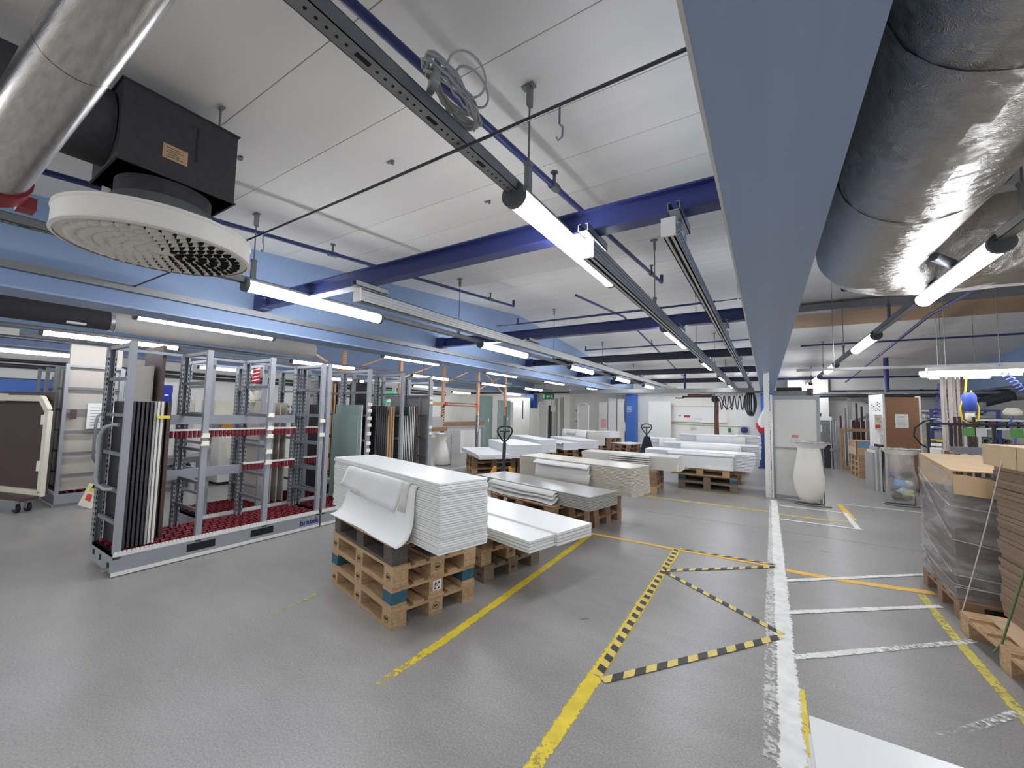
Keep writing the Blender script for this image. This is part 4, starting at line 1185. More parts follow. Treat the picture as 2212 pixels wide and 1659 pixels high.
# ================================================================== storage racks and what stands in them
def make_rack(name, label, loc, rz, L_, D, st, H=2.1, fork=(), beams=(), rails=(), rollers='stuff', handle=False, slots=True, bed=True, logo=False, holders=(), rungs=(.45, .73, 1.06, 1.42, 1.76), group=None):
    """rolling panel rack: local x along the front, y to the back"""
    t = thing(name, label, 'rack', loc, rz, group)
    b = MB(); b.box(0, L_, 0, D, .035, .18)
    bo = b.build('base', M['rack'], t)
    MB().box(.0, L_, -.009, .012, .008, .040).build('bumper_strip', M['whitestrip'], bo)
    for x0, x1 in fork: sbox('fork_pocket', M['dark'], bo, x0, x1, -.0015, .02, .07, .145)
    if handle:
        for y0, y1, z0, z1 in ((.06, .12, .07, .115), (.30, .36, .09, .14), (.5, .56, .10, .15)): sbox('side_pocket', M['dark'], bo, -.0015, .02, y0, y1, z0, z1)
        MB().box(-.045, .0, .05, .12, .055, .063).build('foot_tab', M['galv'], bo)
    if bed:
        s = MB(); k = 0
        while k * .03 < L_ - .03:
            s.box(.01 + k * .03, .01 + k * .03 + .022, -.007, .012, .18, .216); k += 1
        s.box(.005, L_ - .005, -.004, .012, .172, .204)
        for y0 in (0.0, D - .02): s.box(.0, .012, .02, D - .02, .176, .2)
        s.build('white_edge_strip', M['whitestrip'], bo)
        nrow = max(3, int(D / .082)); ncol = int((L_ - .06) / .078)
        rm = MB(); rm.tube([(-.001, -.006, 0), (.064, .006, 0)], .0125, 6)
        rme = rm.mesh('roller', M['red'])
        joined = MB()
        for j in range(nrow):
            yy = .045 + j * (D - .08) / (nrow - 1)
            for i in range(ncol):
                xx = .04 + i * .078 + (.02 if j % 2 else 0)
                if rollers == 'single': link('roller', rme, t, (xx, yy, .20))
                else: joined.tube([(xx, yy - .006, .20), (xx + .064, yy + .006, .20)], .0125, 5)
        if rollers != 'single': tag(joined.build('rollers', M['red'], t), kind='stuff')
        sbox('bed_plate', M['black'], t, .014, L_ - .014, .014, D - .02, .178, .184)
        fl = MB()
        for j in range(nrow): 
            yy = .045 + j * (D - .08) / (nrow - 1)
            fl.box(.02, L_ - .02, yy - .004, yy + .004, .18, .2)
        fl.build('roller_axle', M['black'], t)
    for si, x in enumerate(st):
        p = sbox('front_post', M['rack'], t, x - .026, x + .026, 0, .04, .15, H)
        q = MB(); q.box(x - .034, x - .03, D - .06, D - .002, .15, H - .02); q.box(x + .03, x + .034, D - .06, D - .002, .15, H - .02); q.box(x - .034, x + .034, D - .006, D - .002, .15, H - .02)
        q.box(x - .034, x - .018, D - .064, D - .06, .15, H - .02); q.box(x + .018, x + .034, D - .064, D - .06, .15, H - .02)
        qo = q.build('back_post', M['rack'], t)
        if slots:
            d = MB(); z = .25
            while z < H - .1:
                for xx in (x - .035, x + .034):
                    for yy in (D - .048, D - .022): d.box(xx, xx + .001, yy - .004, yy + .004, z, z + .028)
                d.box(x - .03, x - .022, D - .0655, D - .064, z, z + .028); d.box(x + .022, x + .03, D - .0655, D - .064, z, z + .028)
                z += .05
            tag(d.build('post_slots', M['dark'], qo), kind='stuff')
        sbox('top_bar', M['rack'], t, x - .02, x + .02, .04, D - .05, H - .045, H - .01)
        for z in rungs: sbox('rung', M['rack_dk'], t, x - .012, x + .012, .03, D - .05, z - .016, z + .016)
    MB().box(st[0], st[-1], D - .05, D - .02, H - .04, H - .012).build('top_rail', M['rack'], t)
    for x0, x1, z in beams: sbox('cross_rail', M['rack'], t, x0, x1, D - .09, D - .06, z, z + .105)
    for x0, x1, z in rails:
        r = MB(); r.box(x0, x1, D - .145, D - .10, z + .075, z + .095)
        r.build('roller_rail', M['whitestrip'], t)
        r = MB(); k = 0
        while x0 + .02 + k * .042 < x1 - .01:
            xx = x0 + .02 + k * .042
            r.tube([(xx, D - .13, z), (xx, D - .13, z + .076)], .0165, 6); k += 1
        tag(r.build('rail_rollers', M['red'], t), kind='stuff')
    if handle:
        h = MB(); h.tube([(-.005, .10, 1.33), (-.03, .13, 1.335), (-.07, .2, 1.31), (-.09, .24, 1.24), (-.09, .25, 1.1), (-.09, .25, .85), (-.08, .23, .79), (-.05, .16, .755), (-.005, .1, .755)], .017, 8)
        h.build('push_handle', M['rack'], t)
    for (x, z) in holders:
        MB().box(-.03, .03, -.02, .004, 0, .05).box(-.045, .02, -.03, -.018, .004, .022).build('label_holder', M['paper_c'], t, (x, -.002, z))
    if logo:
        c = bpy.data.curves.new('logo_text', 'FONT'); c.body = 'bratek'; c.size = .092; c.extrude = .0006; c.offset = .0018; c.space_character = 1.02
        c.materials.append(M['logo'])
        tmp = link('logo_text', c); me = bpy.data.meshes.new_from_object(tmp.evaluated_get(bpy.context.evaluated_depsgraph_get())); bpy.data.objects.remove(tmp)
        lo = link('logo_text', me, bo, (L_ - .255, -.0022, .066)); lo.rotation_euler = (PI / 2, 0, 0)
        MB().prism([(L_ - .228, -.002, .150), (L_ - .185, -.002, .160), (L_ - .180, -.002, .166), (L_ - .229, -.002, .156)], (0, -.001, 0)).build('logo_swoosh', M['logo'], bo)
    return t
R90 = PI / 2
# front rack: x along world +Y from (−4.88, 1.215)
rk1 = make_rack('panel_rack', 'grey wheeled panel rack with red rollers and blue bratek lettering, nearest the camera', (-4.88, 1.215, 0), R90, 1.945, .665, (.03, .635, 1.27, 1.915),
          fork=((.545, .79), (1.13, 1.375)), beams=((.42, 1.88, 1.31), (.42, 1.3, .71)), rails=((.42, 1.88, 1.165), (1.25, 1.88, .74)), rollers='single', handle=True, logo=True,
          holders=((.635, 1.19), (.635, 1.11), (1.27, 1.25), (1.27, 1.16), (1.27, .98), (1.27, .86), (1.915, 1.33), (1.915, 1.15), (1.27, 1.40)))
rk2 = make_rack('panel_rack', 'grey panel rack standing behind the front rack with beige boards', (-5.70, 2.15, 0), R90, 1.95, .78, (.05, .66, 1.27, 1.88), beams=(), rollers='stuff', rails=())
rk3 = make_rack('panel_rack', 'grey wheeled rack holding teal, black and striped boards', (-4.88, 3.185, 0), R90, 1.96, .665, (.03, .675, 1.31, 1.935), rollers='stuff', rails=((.05, .3, 1.165), (.05, .3, .75)),
          holders=((.675, 1.56), (.675, 1.47), (.675, 1.36), (.675, 1.26), (.675, 1.14), (.675, 1.0), (.675, .9), (.675, .75), (1.935, 1.7), (1.935, 1.62), (1.935, 1.2), (1.935, 1.1)))
rk4 = make_rack('panel_rack', 'grey panel rack directly behind the teal board rack', (-5.72, 4.16, 0), R90, 1.95, .78, (.05, .66, 1.27, 1.88), rollers='stuff')
rk5 = make_rack('panel_rack', 'grey rack with tall wooden boards seen over the teal boards', (-7.0, 4.3, 0), R90, 1.95, .7, (.05, .9, 1.88), rollers='stuff')
# leftmost rack turned to face along the hall; its end frame carries big grey panels
rk7 = make_rack('panel_rack', 'leftmost grey rack whose end frame holds tall warm grey panels', (-10.7, 1.5, 0), 0, 1.94, .66, (.03, .65, 1.28, 1.915), rollers='stuff', slots=False, rungs=(.45, .77, 1.09, 1.41, 1.74))
h = MB(); h.tube([(1.95, .47, 1.36), (1.99, .44, 1.38), (2.05, .36, 1.33), (2.06, .34, 1.2), (2.06, .34, .7), (2.04, .38, .62), (1.98, .45, .58), (1.945, .48, .58)], .018, 8); h.build('push_handle', M['rack_dk'], rk7)
MB().box(1.942, 1.945, .08, .15, 1.28, 1.42).build('clip_plate', M['board_brown'], rk7)
mb = MB(); mb.box(1.942, 1.944, .26, .56, 1.13, 1.52); mb.m = 1
for k in range(7): mb.box(1.9441, 1.9446, .29, .40 + .03 * (k % 3), 1.18 + .045 * k, 1.186 + .045 * k)
mb.box(1.9441, 1.9446, .44, .51, 1.36, 1.40)
mb.build('notice', [M['paper'], M['print']], rk7)
MB().box(.0, 1.95, -.006, .67, .0, .04).build('plinth', M['rack_dk'], rk7)

def board_along(x0, x1, y, th, z0, z1, m, label, group, name='standing_board', tilt=0, edge=None):
    """board standing on edge across a rack: thin in Y"""
    o = link(name, ubox2(m, edge) if edge else ubox(m), None, (x0, y, z0), 0, (x1 - x0, th, z1 - z0))
    if tilt: o.rotation_euler = (tilt, 0, 0)
    return tag(o, label, 'board', group)
ZB = .2165
# front rack: dark boards with two white ones, at its left end
yy = 1.29
for k in range(5):
    board_along(-5.50, -4.945, yy, .018, ZB, 1.55, M['board_k'], ORD[k] + ' black board from the left end of the front rack', 'black boards in the front rack', edge=M['edge_k']); yy += .031
board_along(-5.50, -4.945, yy, .016, ZB, 1.55, M['board_mid'], 'dark grey board standing right after the black boards in the front rack', None); yy += .024
for k, lb in enumerate(('left of the two white boards standing in the front rack', 'right of the two white boards standing in the front rack')):
    board_along(-5.50, -4.95, yy, .017, ZB, 1.555, M['edge_w'], lb, 'white boards in the front rack'); yy += .03
for k in range(2):
    board_along(-5.52, -5.12, yy + .02, .03, ZB, 1.55, M['board_brown'], ('left', 'right')[k] + ' dark brown board behind the white boards in the front rack', 'brown boards in the front rack'); yy += .05
tag(link('yellow_clamp', ubox(M['yellow']), None, (-4.975, 1.462, 1.39), 0, (.05, .10, .028)), 'small yellow clamp on the white boards in the front rack', 'clamp')
# rack behind: tall brown, thin boards, four beige boards
board_along(-6.10, -5.565, 1.66, .03, 0, 2.17, M['board_brown'], 'very tall dark brown board rising behind the left end of the front rack', None)
board_along(-6.20, -5.68, 1.61, .02, 0, 1.95, M['board_grey2'], 'tall pale grey board standing behind the tall brown board', None, tilt=0)
board_along(-6.45, -5.78, 2.87, .018, ZB, 1.58, M['board_grey2'], 'beige board, front one of the four in the rear rack', 'beige boards in the rear rack')
for k in range(3): board_along(-6.45, -5.76, 2.97 + .085 * k, .018, ZB, 1.58, M['board_grey2'], ORD[k + 1] + ' beige board from the left in the rear rack', 'beige boards in the rear rack')
# teal, black, wood, striped boards
board_along(-6.42, -5.75, 3.72, .02, ZB, 1.57, M['board_k'], 'black board standing just left of the teal boards', None)
board_along(-5.54, -4.945, 3.72, .02, ZB, 1.43, M['board_teal'], 'shorter front teal board standing in the rack', 'teal boards')
for k in range(2): board_along(-5.50, -4.945, 3.745 + .035 * k, .02, ZB, 1.575, M['board_teal'] if k == 0 else M['edge_w'], ('taller teal board just behind the short one', 'white edged board behind the teal ones')[k], 'teal boards')
yy = 3.90
for k in range(7):
    board_along(-5.50, -4.95, yy + (.0 if k == 0 else .10), .024, ZB, 1.57, M['board_k'], ORD[k] + ' black board from the left in the bay right of the teal boards', 'black boards in the middle bay', edge=M['edge_k']); yy += .038
yy = 4.275
for k, lb in enumerate(('short pale wood board beside the black boards', 'taller pale wood board next to the short one', 'wide pale wood board at the right of the black boards')):
    board_along(-5.5, -4.95, yy, .024, ZB, (1.42, 1.56, 1.57)[k], M['board_wood'], lb, 'wood boards in the middle bay'); yy += .05
yy = 4.585
board_along(-5.5, -4.96, yy - .045, .02, ZB, 1.57, M['board_tealdk'], 'dark teal board at the left of the striped white boards', None)
for k in range(7):
    board_along(-5.47, -4.95, yy, .017, ZB, 1.575 if k > 2 else 1.42, M['board_tealdk'], ORD[k] + ' thin white edged board from the left in the striped bay', 'white edged boards', edge=M['edge_w']); yy += .038
for k in range(2):
    board_along(-5.47, -4.95, yy, .022, ZB, 1.575, M['board_brown'], ('left', 'right')[k] + ' dark brown board at the right of the striped white boards', 'brown boards in the striped bay'); yy += .034
board_along(-5.60, -5.02, 5.22, .022, 0.0, 1.765, M['board_mid'], 'tall grey panel standing at the right end of the striped bay', None)
# boards over in the farther racks
for k in range(7):
    board_along(-7.62, -7.08, 4.42 + .07 * k, .03, ZB, (1.95, 2.0, 2.05, 2.02, 2.06, 2.0, 2.04)[k], (M['board_grey2'], M['board_grey2'], M['board_wood'], M['edge_w'], M['board_wood'], M['board_wood'], M['board_brown'])[k],
                ('pale grey', 'second pale grey', 'light wooden', 'white', 'orange wooden', 'second orange wooden', 'dark brown')[k] + ' tall board in the rack behind the teal boards', 'tall boards in the far rack')
board_along(-6.3, -5.85, 4.55, .03, ZB, 1.98, M['board_k'], 'tall black panel in the rack behind the teal boards', None)
board_along(-5.95, -5.2, 5.18, .02, 0, 1.745, M['board_mid'], 'broad grey panel rising behind the striped boards', None)
# leftmost rack: wall of warm grey panels behind the end frame and a row of edges
for k in range(2):
    tag(link('standing_board', ubox(M['board_grey2']), None, (-8.86 - .05 * k, 1.545, ZB), 0, (.022, .58, 2.19)), ('tall warm grey panel just behind the leftmost end frame', 'second tall warm grey panel behind the leftmost end frame')[k], 'board', 'warm grey panels')
xx = -9.05
for k, (m_, zt) in enumerate((('board_wood', 2.25), ('board_mid', 2.2), ('edge_w', 2.2), ('board_grey2', 2.1), ('board_mid', 2.05), ('board_e', 2.1), ('board_mid', 2.0), ('board_g', 2.1), ('board_mid', 2.05), ('board_e', 2.0), ('board_g', 1.95))):
    tag(link('standing_board', ubox(M[m_]), None, (xx, 1.60, ZB), 0, (.03, .5, zt - ZB)), ('pale wood', 'dark grey', 'white', 'warm grey', 'second dark grey', 'cream', 'third dark grey', 'grey', 'fourth dark grey', 'second cream', 'last grey')[k] + ' board on edge in the leftmost rack', 'board', 'boards in the leftmost rack'); xx -= .12

# ================================================================== left: cart, sign, machines, cupboards
t = thing('panel_cart', 'white framed cart on castors holding a dark brown board, at the left edge', 'cart', (-8.62, 1.36, 0), math.radians(197))
# local x runs left along the cart, its face is at local y = 0 towards the camera
def cart_frame(mb, pts, w):
    for a, b in zip(pts, pts[1:]): mb.bar((a[0], 0, a[1]), (b[0], 0, b[1]), .05, w, (0, 0, 1) if abs(a[0] - b[0]) > abs(a[1] - b[1]) else (1, 0, 0))
mb = MB()
o_ = [(0.03, .24), (0.03, 1.40), (.19, 1.575), (1.45, 1.575), (1.6, 1.40), (1.6, .24)]
cart_frame(mb, o_ + [o_[0]], .085)
mb.box(-.012, .075, -.025, .025, .20, .27); mb.box(1.56, 1.64, -.025, .025, .2, .27)
mb.build('frame', M['cream'], t)
tag(MB().box(.06, 1.56, -.085, -.06, .22, 1.67).build('standing_board', M['board_brown'], None, (-8.62, 1.36, 0), math.radians(197)), 'big dark brown board standing behind the white cart frame', 'board', 'brown boards on the cart')
tag(MB().box(.07, 1.56, -.056, -.03, .25, 1.50).build('standing_board', M['board_brown'], None, (-8.62, 1.36, 0), math.radians(197)), 'dark brown board in the white cart frame', 'board', 'brown boards on the cart')
for z in (1.2, .55): MB().box(.06, .12, -.03, .03, z, z + .14).build('clamp', M['paper'], t)
MB().box(1.15, 1.42, -.06, .06, 1.52, 1.545).box(1.1, 1.25, -.06, .06, 1.60, 1.64).build('top_clip', M['cream'], t)
MB().box(0, 1.6, .03, .2, .17, .215).build('deck', M['board_brown'], t)
for (x, y) in ((.15, .06), (.15, .17), (1.5, .06), (1.5, .17)):
    w = MB(); w.tube([(x, y - .018, .06), (x, y + .018, .06)], .058, 14)
    wo = w.build('castor', M['black'], t)
    MB().box(x - .05, x + .05, y - .04, y + .04, .155, .172).box(x - .03, x + .03, y - .03, y - .022, .05, .16).box(x - .03, x + .03, y + .022, y + .03, .05, .16).build('castor_fork', M['galv'], wo)

t = thing('floor_sign', 'yellow and white tilted floor stand with a red tag beside the leftmost rack', 'floor sign', (-8.30, 1.76, 0), .5)
mb = MB(); mb.prism([(-.16, 0.0, .05), (.06, 0, .0), (.2, .0, .28), (-.0, 0, .36)], (0, .012, 0)); mb.build('board', M['paper_c'], t)
mb = MB(); mb.prism([(-.03, .014, .36), (.2, .014, .30), (.18, .014, .19), (-.09, .014, .24)], (0, .02, 0)); mb.prism([(-.13, .014, .05), (.06, .014, 0), (.09, .014, .06), (-.1, .014, .11)], (0, .02, 0)); mb.build('stand', M['yellow'], t)
MB().prism([(-.05, -.003, .13), (.03, -.003, .10), (.06, -.003, .20), (-.02, -.003, .22)], (0, .003, 0)).build('red_tag', M['redtag'], t)
MB().prism([(.0, -.002, .255), (.13, -.002, .225), (.15, -.002, .27), (.02, -.002, .31)], (0, .002, 0)).build('yellow_face', M['yellow'], t)
mb = MB(); mb.prism([(.04, -.004, .30), (.13, -.004, .28), (.15, -.004, .32), (.06, -.004, .345)], (0, .002, 0)); mb.build('dark_opening', M['black'], t)

t = thing('wood_machine', 'big white and cream machine behind the grey racks', 'machine', (-9.6, 3.6, 0))
MB().box(0, .74, 0, .85, .06, .95).build('body', M['machine'], t)
MB().box(0.02, .72, .03, .82, 0, .06).build('plinth', M['black'], t)
MB().box(.1, .7, -.1, .9, 1.28, 1.62).build('head', M['cream'], t)
MB().box(.05, .45, .0, .8, .95, 1.28).build('column', M['rack'], t)
MB().box(.5, .55, .1, .4, 1.0, 1.2).build('control_box', M['orange'], t)
mb = MB(); mb.prism([(.742, .1, .9), (.742, .34, .9), (.742, .30, .55), (.742, .15, .5)], (.05, 0, 0)); mb.build('chip_sack', M['cream'], t)
MB().box(.741, .744, .42, .425, .08, .94).build('door_gap', M['print'], t)
MB().tube([(.7, .6, 1.6), (.75, .62, 1.5), (.72, .68, 1.36), (.76, .72, 1.2), (.72, .74, 1.0)], .012, 6).build('cable', M['cable'], t)
MB().lathe((.4, .4, 1.62), [(.05, 0), (.05, .12)], 10).build('stack_pipe', M['galv'], t)
t = thing('signal_weight', 'cream cylinder hanging on a rod with a red striped tag behind the rack', 'weight', (-6.1, 2.86, 1.60))
MB().lathe((0, 0, 0), [(.06, 0), (.065, .02), (.065, .17), (.05, .19)], 16).build('cylinder', M['cream'], t)
MB().cyl((0, 0, .19), (0, 0, .49), .007, 6).build('rod', M['white_pl'], t)
mb = MB(); mb.prism([(.01, -.05, .26), (.01, .06, .26), (.01, .06, .46), (.01, -.03, .49)], (.004, 0, 0)); mb.build('striped_tag', M['cloth_r'], t)
mb = MB()
for k in range(4): mb.prism([(.0145, -.045, .27 + .05 * k), (.0145, -.045, .285 + .05 * k), (.0145, .055, .32 + .05 * k), (.0145, .055, .305 + .05 * k)], (.001, 0, 0))
mb.build('white_stripes', M['paper'], t)
t = thing('fire_extinguisher', 'red fire extinguisher with a white label behind the front rack', 'fire extinguisher', (-8.75, 4.12, .36))
MB().lathe((0, 0, 0), [(.06, 0), (.07, .02), (.07, .36), (.05, .40), (.02, .42), (.02, .46)], 16).build('cylinder', M['redsign'], t)
mb = MB(); mb.lathe((0, 0, .05), [(.0715, 0), (.0715, .21)], 16, caps=False); mb.build('label', M['paper'], t)
MB().box(-.02, .06, -.02, .02, .46, .5).build('valve', M['black'], t)
t = thing('sign', 'small red fire sign above the extinguisher', 'sign', (-8.845, 4.03, .86))
MB().box(0, .006, 0, .2, 0, .10).build('plate', M['redsign'], t); MB().box(.006, .0075, .03, .1, .03, .06).build('print', M['paper'], t)
t = thing('divider_board', 'white panel with a blue cover hanging on it, seen through the front rack', 'panel', (-9.35, 2.78, 0))
MB().box(0, .03, 0, .26, 0, 1.93).build('panel', M['machine'], t)
MB().grid([[(.034 + .012 * math.sin(3 * k), .03 + .15 * j / 4 + .006 * math.sin(2 * k), 1.88 - .1 * k) for j in range(5)] for k in range(13)]).build('blue_cover', M['blue_tarp'], t)
MB().box(.05, .052, .06, .12, 1.68, 1.71).build('label', M['paper'], t)
t = thing('wall_cabinet', 'white cabinet board with hooks behind the front rack', 'cabinet', (-9.7, 3.05, 0))
MB().box(0, .04, 0, .40, 0, 1.90).build('panel', M['machine'], t)
MB().box(.04, .06, .02, .38, 1.62, 1.66).build('rail', M['whitestrip'], t)
for k in range(6): MB().box(.04, .05, .03 + .06 * k, .08 + .06 * k, 1.35, 1.6).build('hanging_sheet', M['paper'], t)
t = thing('workbench', 'low dark bench with a clear drum seen under the front rack rails', 'bench', (-9.2, 2.55, 0))
MB().box(0, .5, 0, .7, .5, .6).build('top', M['galvd'], t)
for x, y in ((.03, .03), (.45, .03), (.03, .65), (.45, .65)): MB().box(x, x + .04, y, y + .04, 0, .5).build('leg', M['galvd'], t)
MB().tube([(.3, .3, .3), (.3, .6, .3)], .16, 16).build('drum', M['galv'], t)
for k, (y, w, z) in enumerate(((5.0, .3, 1.25), (5.5, .3, 1.2), (6.0, .35, 1.3), (6.6, .3, 1.2))):
    t = thing('drawer_cabinet', ('first', 'second', 'third', 'fourth')[k] + ' white cabinet with small drawers behind the racks', 'cabinet', (-10.6, y, 0), 0, 'white drawer cabinets')
    MB().box(0, .4, 0, .42, 0, z + .45).build('body', M['machine'], t)
    m2 = MB()
    for i in range(3):
        for j in range(3): m2.box(.4, .404, .05 + .12 * i, .14 + .12 * i, z + .05 + .12 * j, z + .12 + .12 * j)
    m2.build('window_slots', M['rack_dk'], t)
t = thing('first_aid_cabinet', 'bright green box with white symbols on a shelf behind the rack', 'box', (-8.6, 6.80, 1.66))
MB().box(0, .12, 0, .80, 0, .34).build('box', M['green_b'], t)
mb = MB(); mb.box(.12, .122, .05, .09, .05, .25); mb.box(.12, .122, .08, .2, .2, .24); mb.prism([(.12, .42, .05), (.12, .58, .05), (.12, .58, .2)], (.002, 0, 0)); mb.box(.12, .122, .62, .74, .05, .22)
mb.build('symbols', M['paper'], t)
t = thing('shelf', 'grey shelf carrying the green box behind the racks', 'shelf', (-8.7, 6.4, 0))
MB().box(0, .35, 0, 1.3, 1.615, 1.655).build('board', M['rack'], t)
for y in (0.0, 1.28): MB().box(0, .04, y, y + .04, 0, 2.1).build('post', M['rack'], t)
for k, (y, m_, w) in enumerate(((.05, 'paper', .2), (.5, 'paper_c', .2), (.75, 'mdf', .3))):
    tag(link('carton', ubox(M[m_]), None, (-8.65, 6.4 + y, 2.105 if k < 2 else 1.656), 0, (.25, w, .14 if k < 2 else .0)) if False else link('carton', ubox(M[m_]), None, (-8.62, 6.42 + y, 1.40 if k < 3 else 1), 0, (.25, w, .16)), ('white box under the green box', 'cream box under the green box', 'brown box under the green box')[k], 'box')
tag(link('shelf_board', ubox(M['rack']), None, (-8.7, 6.4, 1.36), 0, (.35, 1.1, .04)), 'lower grey shelf board under the green box', 'shelf')

# copper coloured pallet rack uprights
def upright(y, label, lower):
    t = thing('rack_upright', label, 'upright', (-8.9, y, 0), 0, 'copper rack uprights')
    MB().box(-.05, .03, -.045, .045, 0.0, 1.35).build('lower_post', M['rack_dk'], t)
    MB().box(-.05, .03, -.045, .045, 1.35, 2.95).build('upper_post', M['copper'], t)
    m2 = MB()
    for k in range(26): m2.box(.0301, .0312, -.02, -.008, 1.4 + .06 * k, 1.425 + .06 * k); m2.box(.0301, .0312, .008, .02, 1.4 + .06 * k, 1.425 + .06 * k)
    m2.build('slots', M['dark'], t)
    MB().box(-.09, .07, -.08, .08, 0, .01).build('foot_plate', M['rack_dk'], t)
    return t
ups = [upright(y, lb, 0) for y, lb in ((6.22, 'copper rack upright left, rising behind the grey racks'), (8.08, 'second copper rack upright from the left'), (9.92, 'third copper rack upright, with hazard stripes below'),
                                        (11.8, 'fourth copper rack upright, right of the red beam'), (13.62, 'last copper rack upright, with a chain'))]
for i, (y0, z0, y1, z1) in enumerate(((6.2, 2.42, 5.2, 2.9), (6.25, 2.42, 7.4, 2.9), (8.1, 2.42, 9.4, 2.9), (9.95, 2.40, 11.2, 2.9), (11.85, 2.30, 13.2, 2.85), (13.6, 2.15, 12.3, 2.9))):
    tag(MB().bar((-8.93, y0, z0), (-8.93, y1, z1), .05, .04).build('rack_brace', M['copper']), ('diagonal copper brace left of the first upright', 'diagonal copper brace right of the first upright', 'diagonal copper brace right of the second upright', 'diagonal copper brace right of the third upright',
         'diagonal copper brace right of the fourth upright', 'diagonal copper brace crossing before the last upright')[i], 'brace', 'copper braces')
m2 = MB()
for k in range(9): m2.prism([(.0315, -.05, .85 + .085 * k), (.0315, .05, .9 + .085 * k), (.0315, .05, .94 + .085 * k), (.0315, -.05, .89 + .085 * k)], (.002, 0, 0))
m2.build('hazard_stripes', M['tape_y'], ups[2]); MB().box(.0302, .0312, -.05, .05, .83, 1.7).build('hazard_back', M['tape_k'], ups[2])
m2 = MB()
for k in range(22): m2.tube([(.05, .012 * math.cos(a), .75 + .04 * k + .022 * math.sin(a)) for a in [2 * PI * i / 8 for i in range(8)]], .006, 4, closed=True)
m2.build('chain', M['black'], ups[4]); MB().lathe((.05, 0, 1.62), [(.0, 0), (.05, .03), (.05, .07), (0, .1)], 10, caps=False).build('red_knob', M['redsign'], ups[4])
m2 = MB(); rr = random.Random(4)
for k in range(16): m2.box(.032, .05, -.05 + rr.uniform(-.01, .03), -.01 + rr.uniform(0, .03), .78 + .045 * k, .81 + .045 * k)
m2.build('paper_tags', M['paper'], ups[3])
t = thing('rack_beam', 'red and white horizontal beam between copper uprights', 'beam', (-8.87, 9.98, 1.66), 0)
MB().box(-.03, .02, 0, 1.76, 0, .035).box(-.03, .02, 0, 1.76, .085, .12).build('beam', M['redbar'], t)
MB().box(-.025, .022, .02, 1.74, .035, .06).build('pale_strip', M['strip_wood'], t); MB().box(-.03, .024, 0, .10, -.005, .125).box(-.03, .024, 1.66, 1.76, -.005, .125).build('end_cap', M['redsign'], t)
t = thing('rack_beam', 'orange horizontal beam left of the hazard striped upright', 'beam', (-8.87, 8.13, 1.66))
MB().box(-.03, .02, 0, 1.74, 0, .11).build('beam', M['board_wood'], t)
t = thing('rack_beam', 'brown timber beam over the low white panel behind the uprights', 'beam', (-9.3, 10.4, .98))
MB().box(0, .05, 0, 2.3, 0, .14).build('beam', M['mdf'], t); MB().box(0, .04, 0, 2.3, -.10, 0).build('apron', M['rack'], t)
for y in (.0, 2.25): MB().box(0, .05, y, y + .05, -.98, 0.0).build('leg', M['rack'], t)
tag(link('low_board', ubox(M['board_e']), None, (-9.36, 11.0, .0), 0, (.03, 1.6, .84)), 'low cream panel standing behind the uprights', 'panel')
tag(link('low_board', ubox(M['board_mid']), None, (-9.30, 10.55, .0), 0, (.03, .75, .80)), 'dark grey low panel standing left of the cream one', 'panel')
tag(link('box', ubox(M['board_mid']), None, (-8.98, 8.6, .98), 0, (.3, 1.1, .32)), 'grey box lying in the copper rack', 'box')
t = thing('rack_beam', 'lower wooden beam under the grey box in the copper rack', 'beam', (-9.0, 8.13, .86)); MB().box(0, .36, 0, 1.74, 0, .115).build('beam', M['mdf'], t)
# teal doors leaning by the uprights, white boards farther on
t = thing('leaning_board', 'left tall teal board with paper tags leaning behind the uprights', 'board', (-10.2, 13.6, 0))
MB().box(0, .03, 0, .95, 0, 2.16).build('board', M['board_teal'], t)
for y, z in ((.3, .75), (.62, 1.05)): MB().box(.03, .032, y, y + .08, z, z + .16).build('paper_tag', M['paper'], t)
t = thing('leaning_board', 'right shorter teal board with paper tags leaning behind the uprights', 'board', (-9.9, 14.55, 0))
MB().box(0, .03, 0, 1.0, 0, 2.0).build('board', M['board_teal'], t)
for y, z in ((.3, .6), (.72, 1.1)): MB().box(.03, .032, y, y + .08, z, z + .16).build('paper_tag', M['paper'], t)
tag(link('leaning_board', ubox(M['board_e']), None, (-10.1, 15.6, 0), 0, (.03, .5, 1.95)), 'cream board edge right of the teal boards', 'board')
tag(link('leaning_board', ubox(M['board_e']), None, (-10.0, 17.6, 0), 0, (1.0, .03, 1.7)), 'short cream board standing before the blue column', 'board')
t = thing('leaning_board', 'wide white door panel left of the blue column', 'board', (-11.9, 18.1, 0))
MB().box(0, 1.6, 0, .04, 0, 2.25).build('board', M['wall'], t); MB().box(1.15, 1.2, -.012, 0, 1.15, 2.1).build('handle_slot', M['hose'], t)


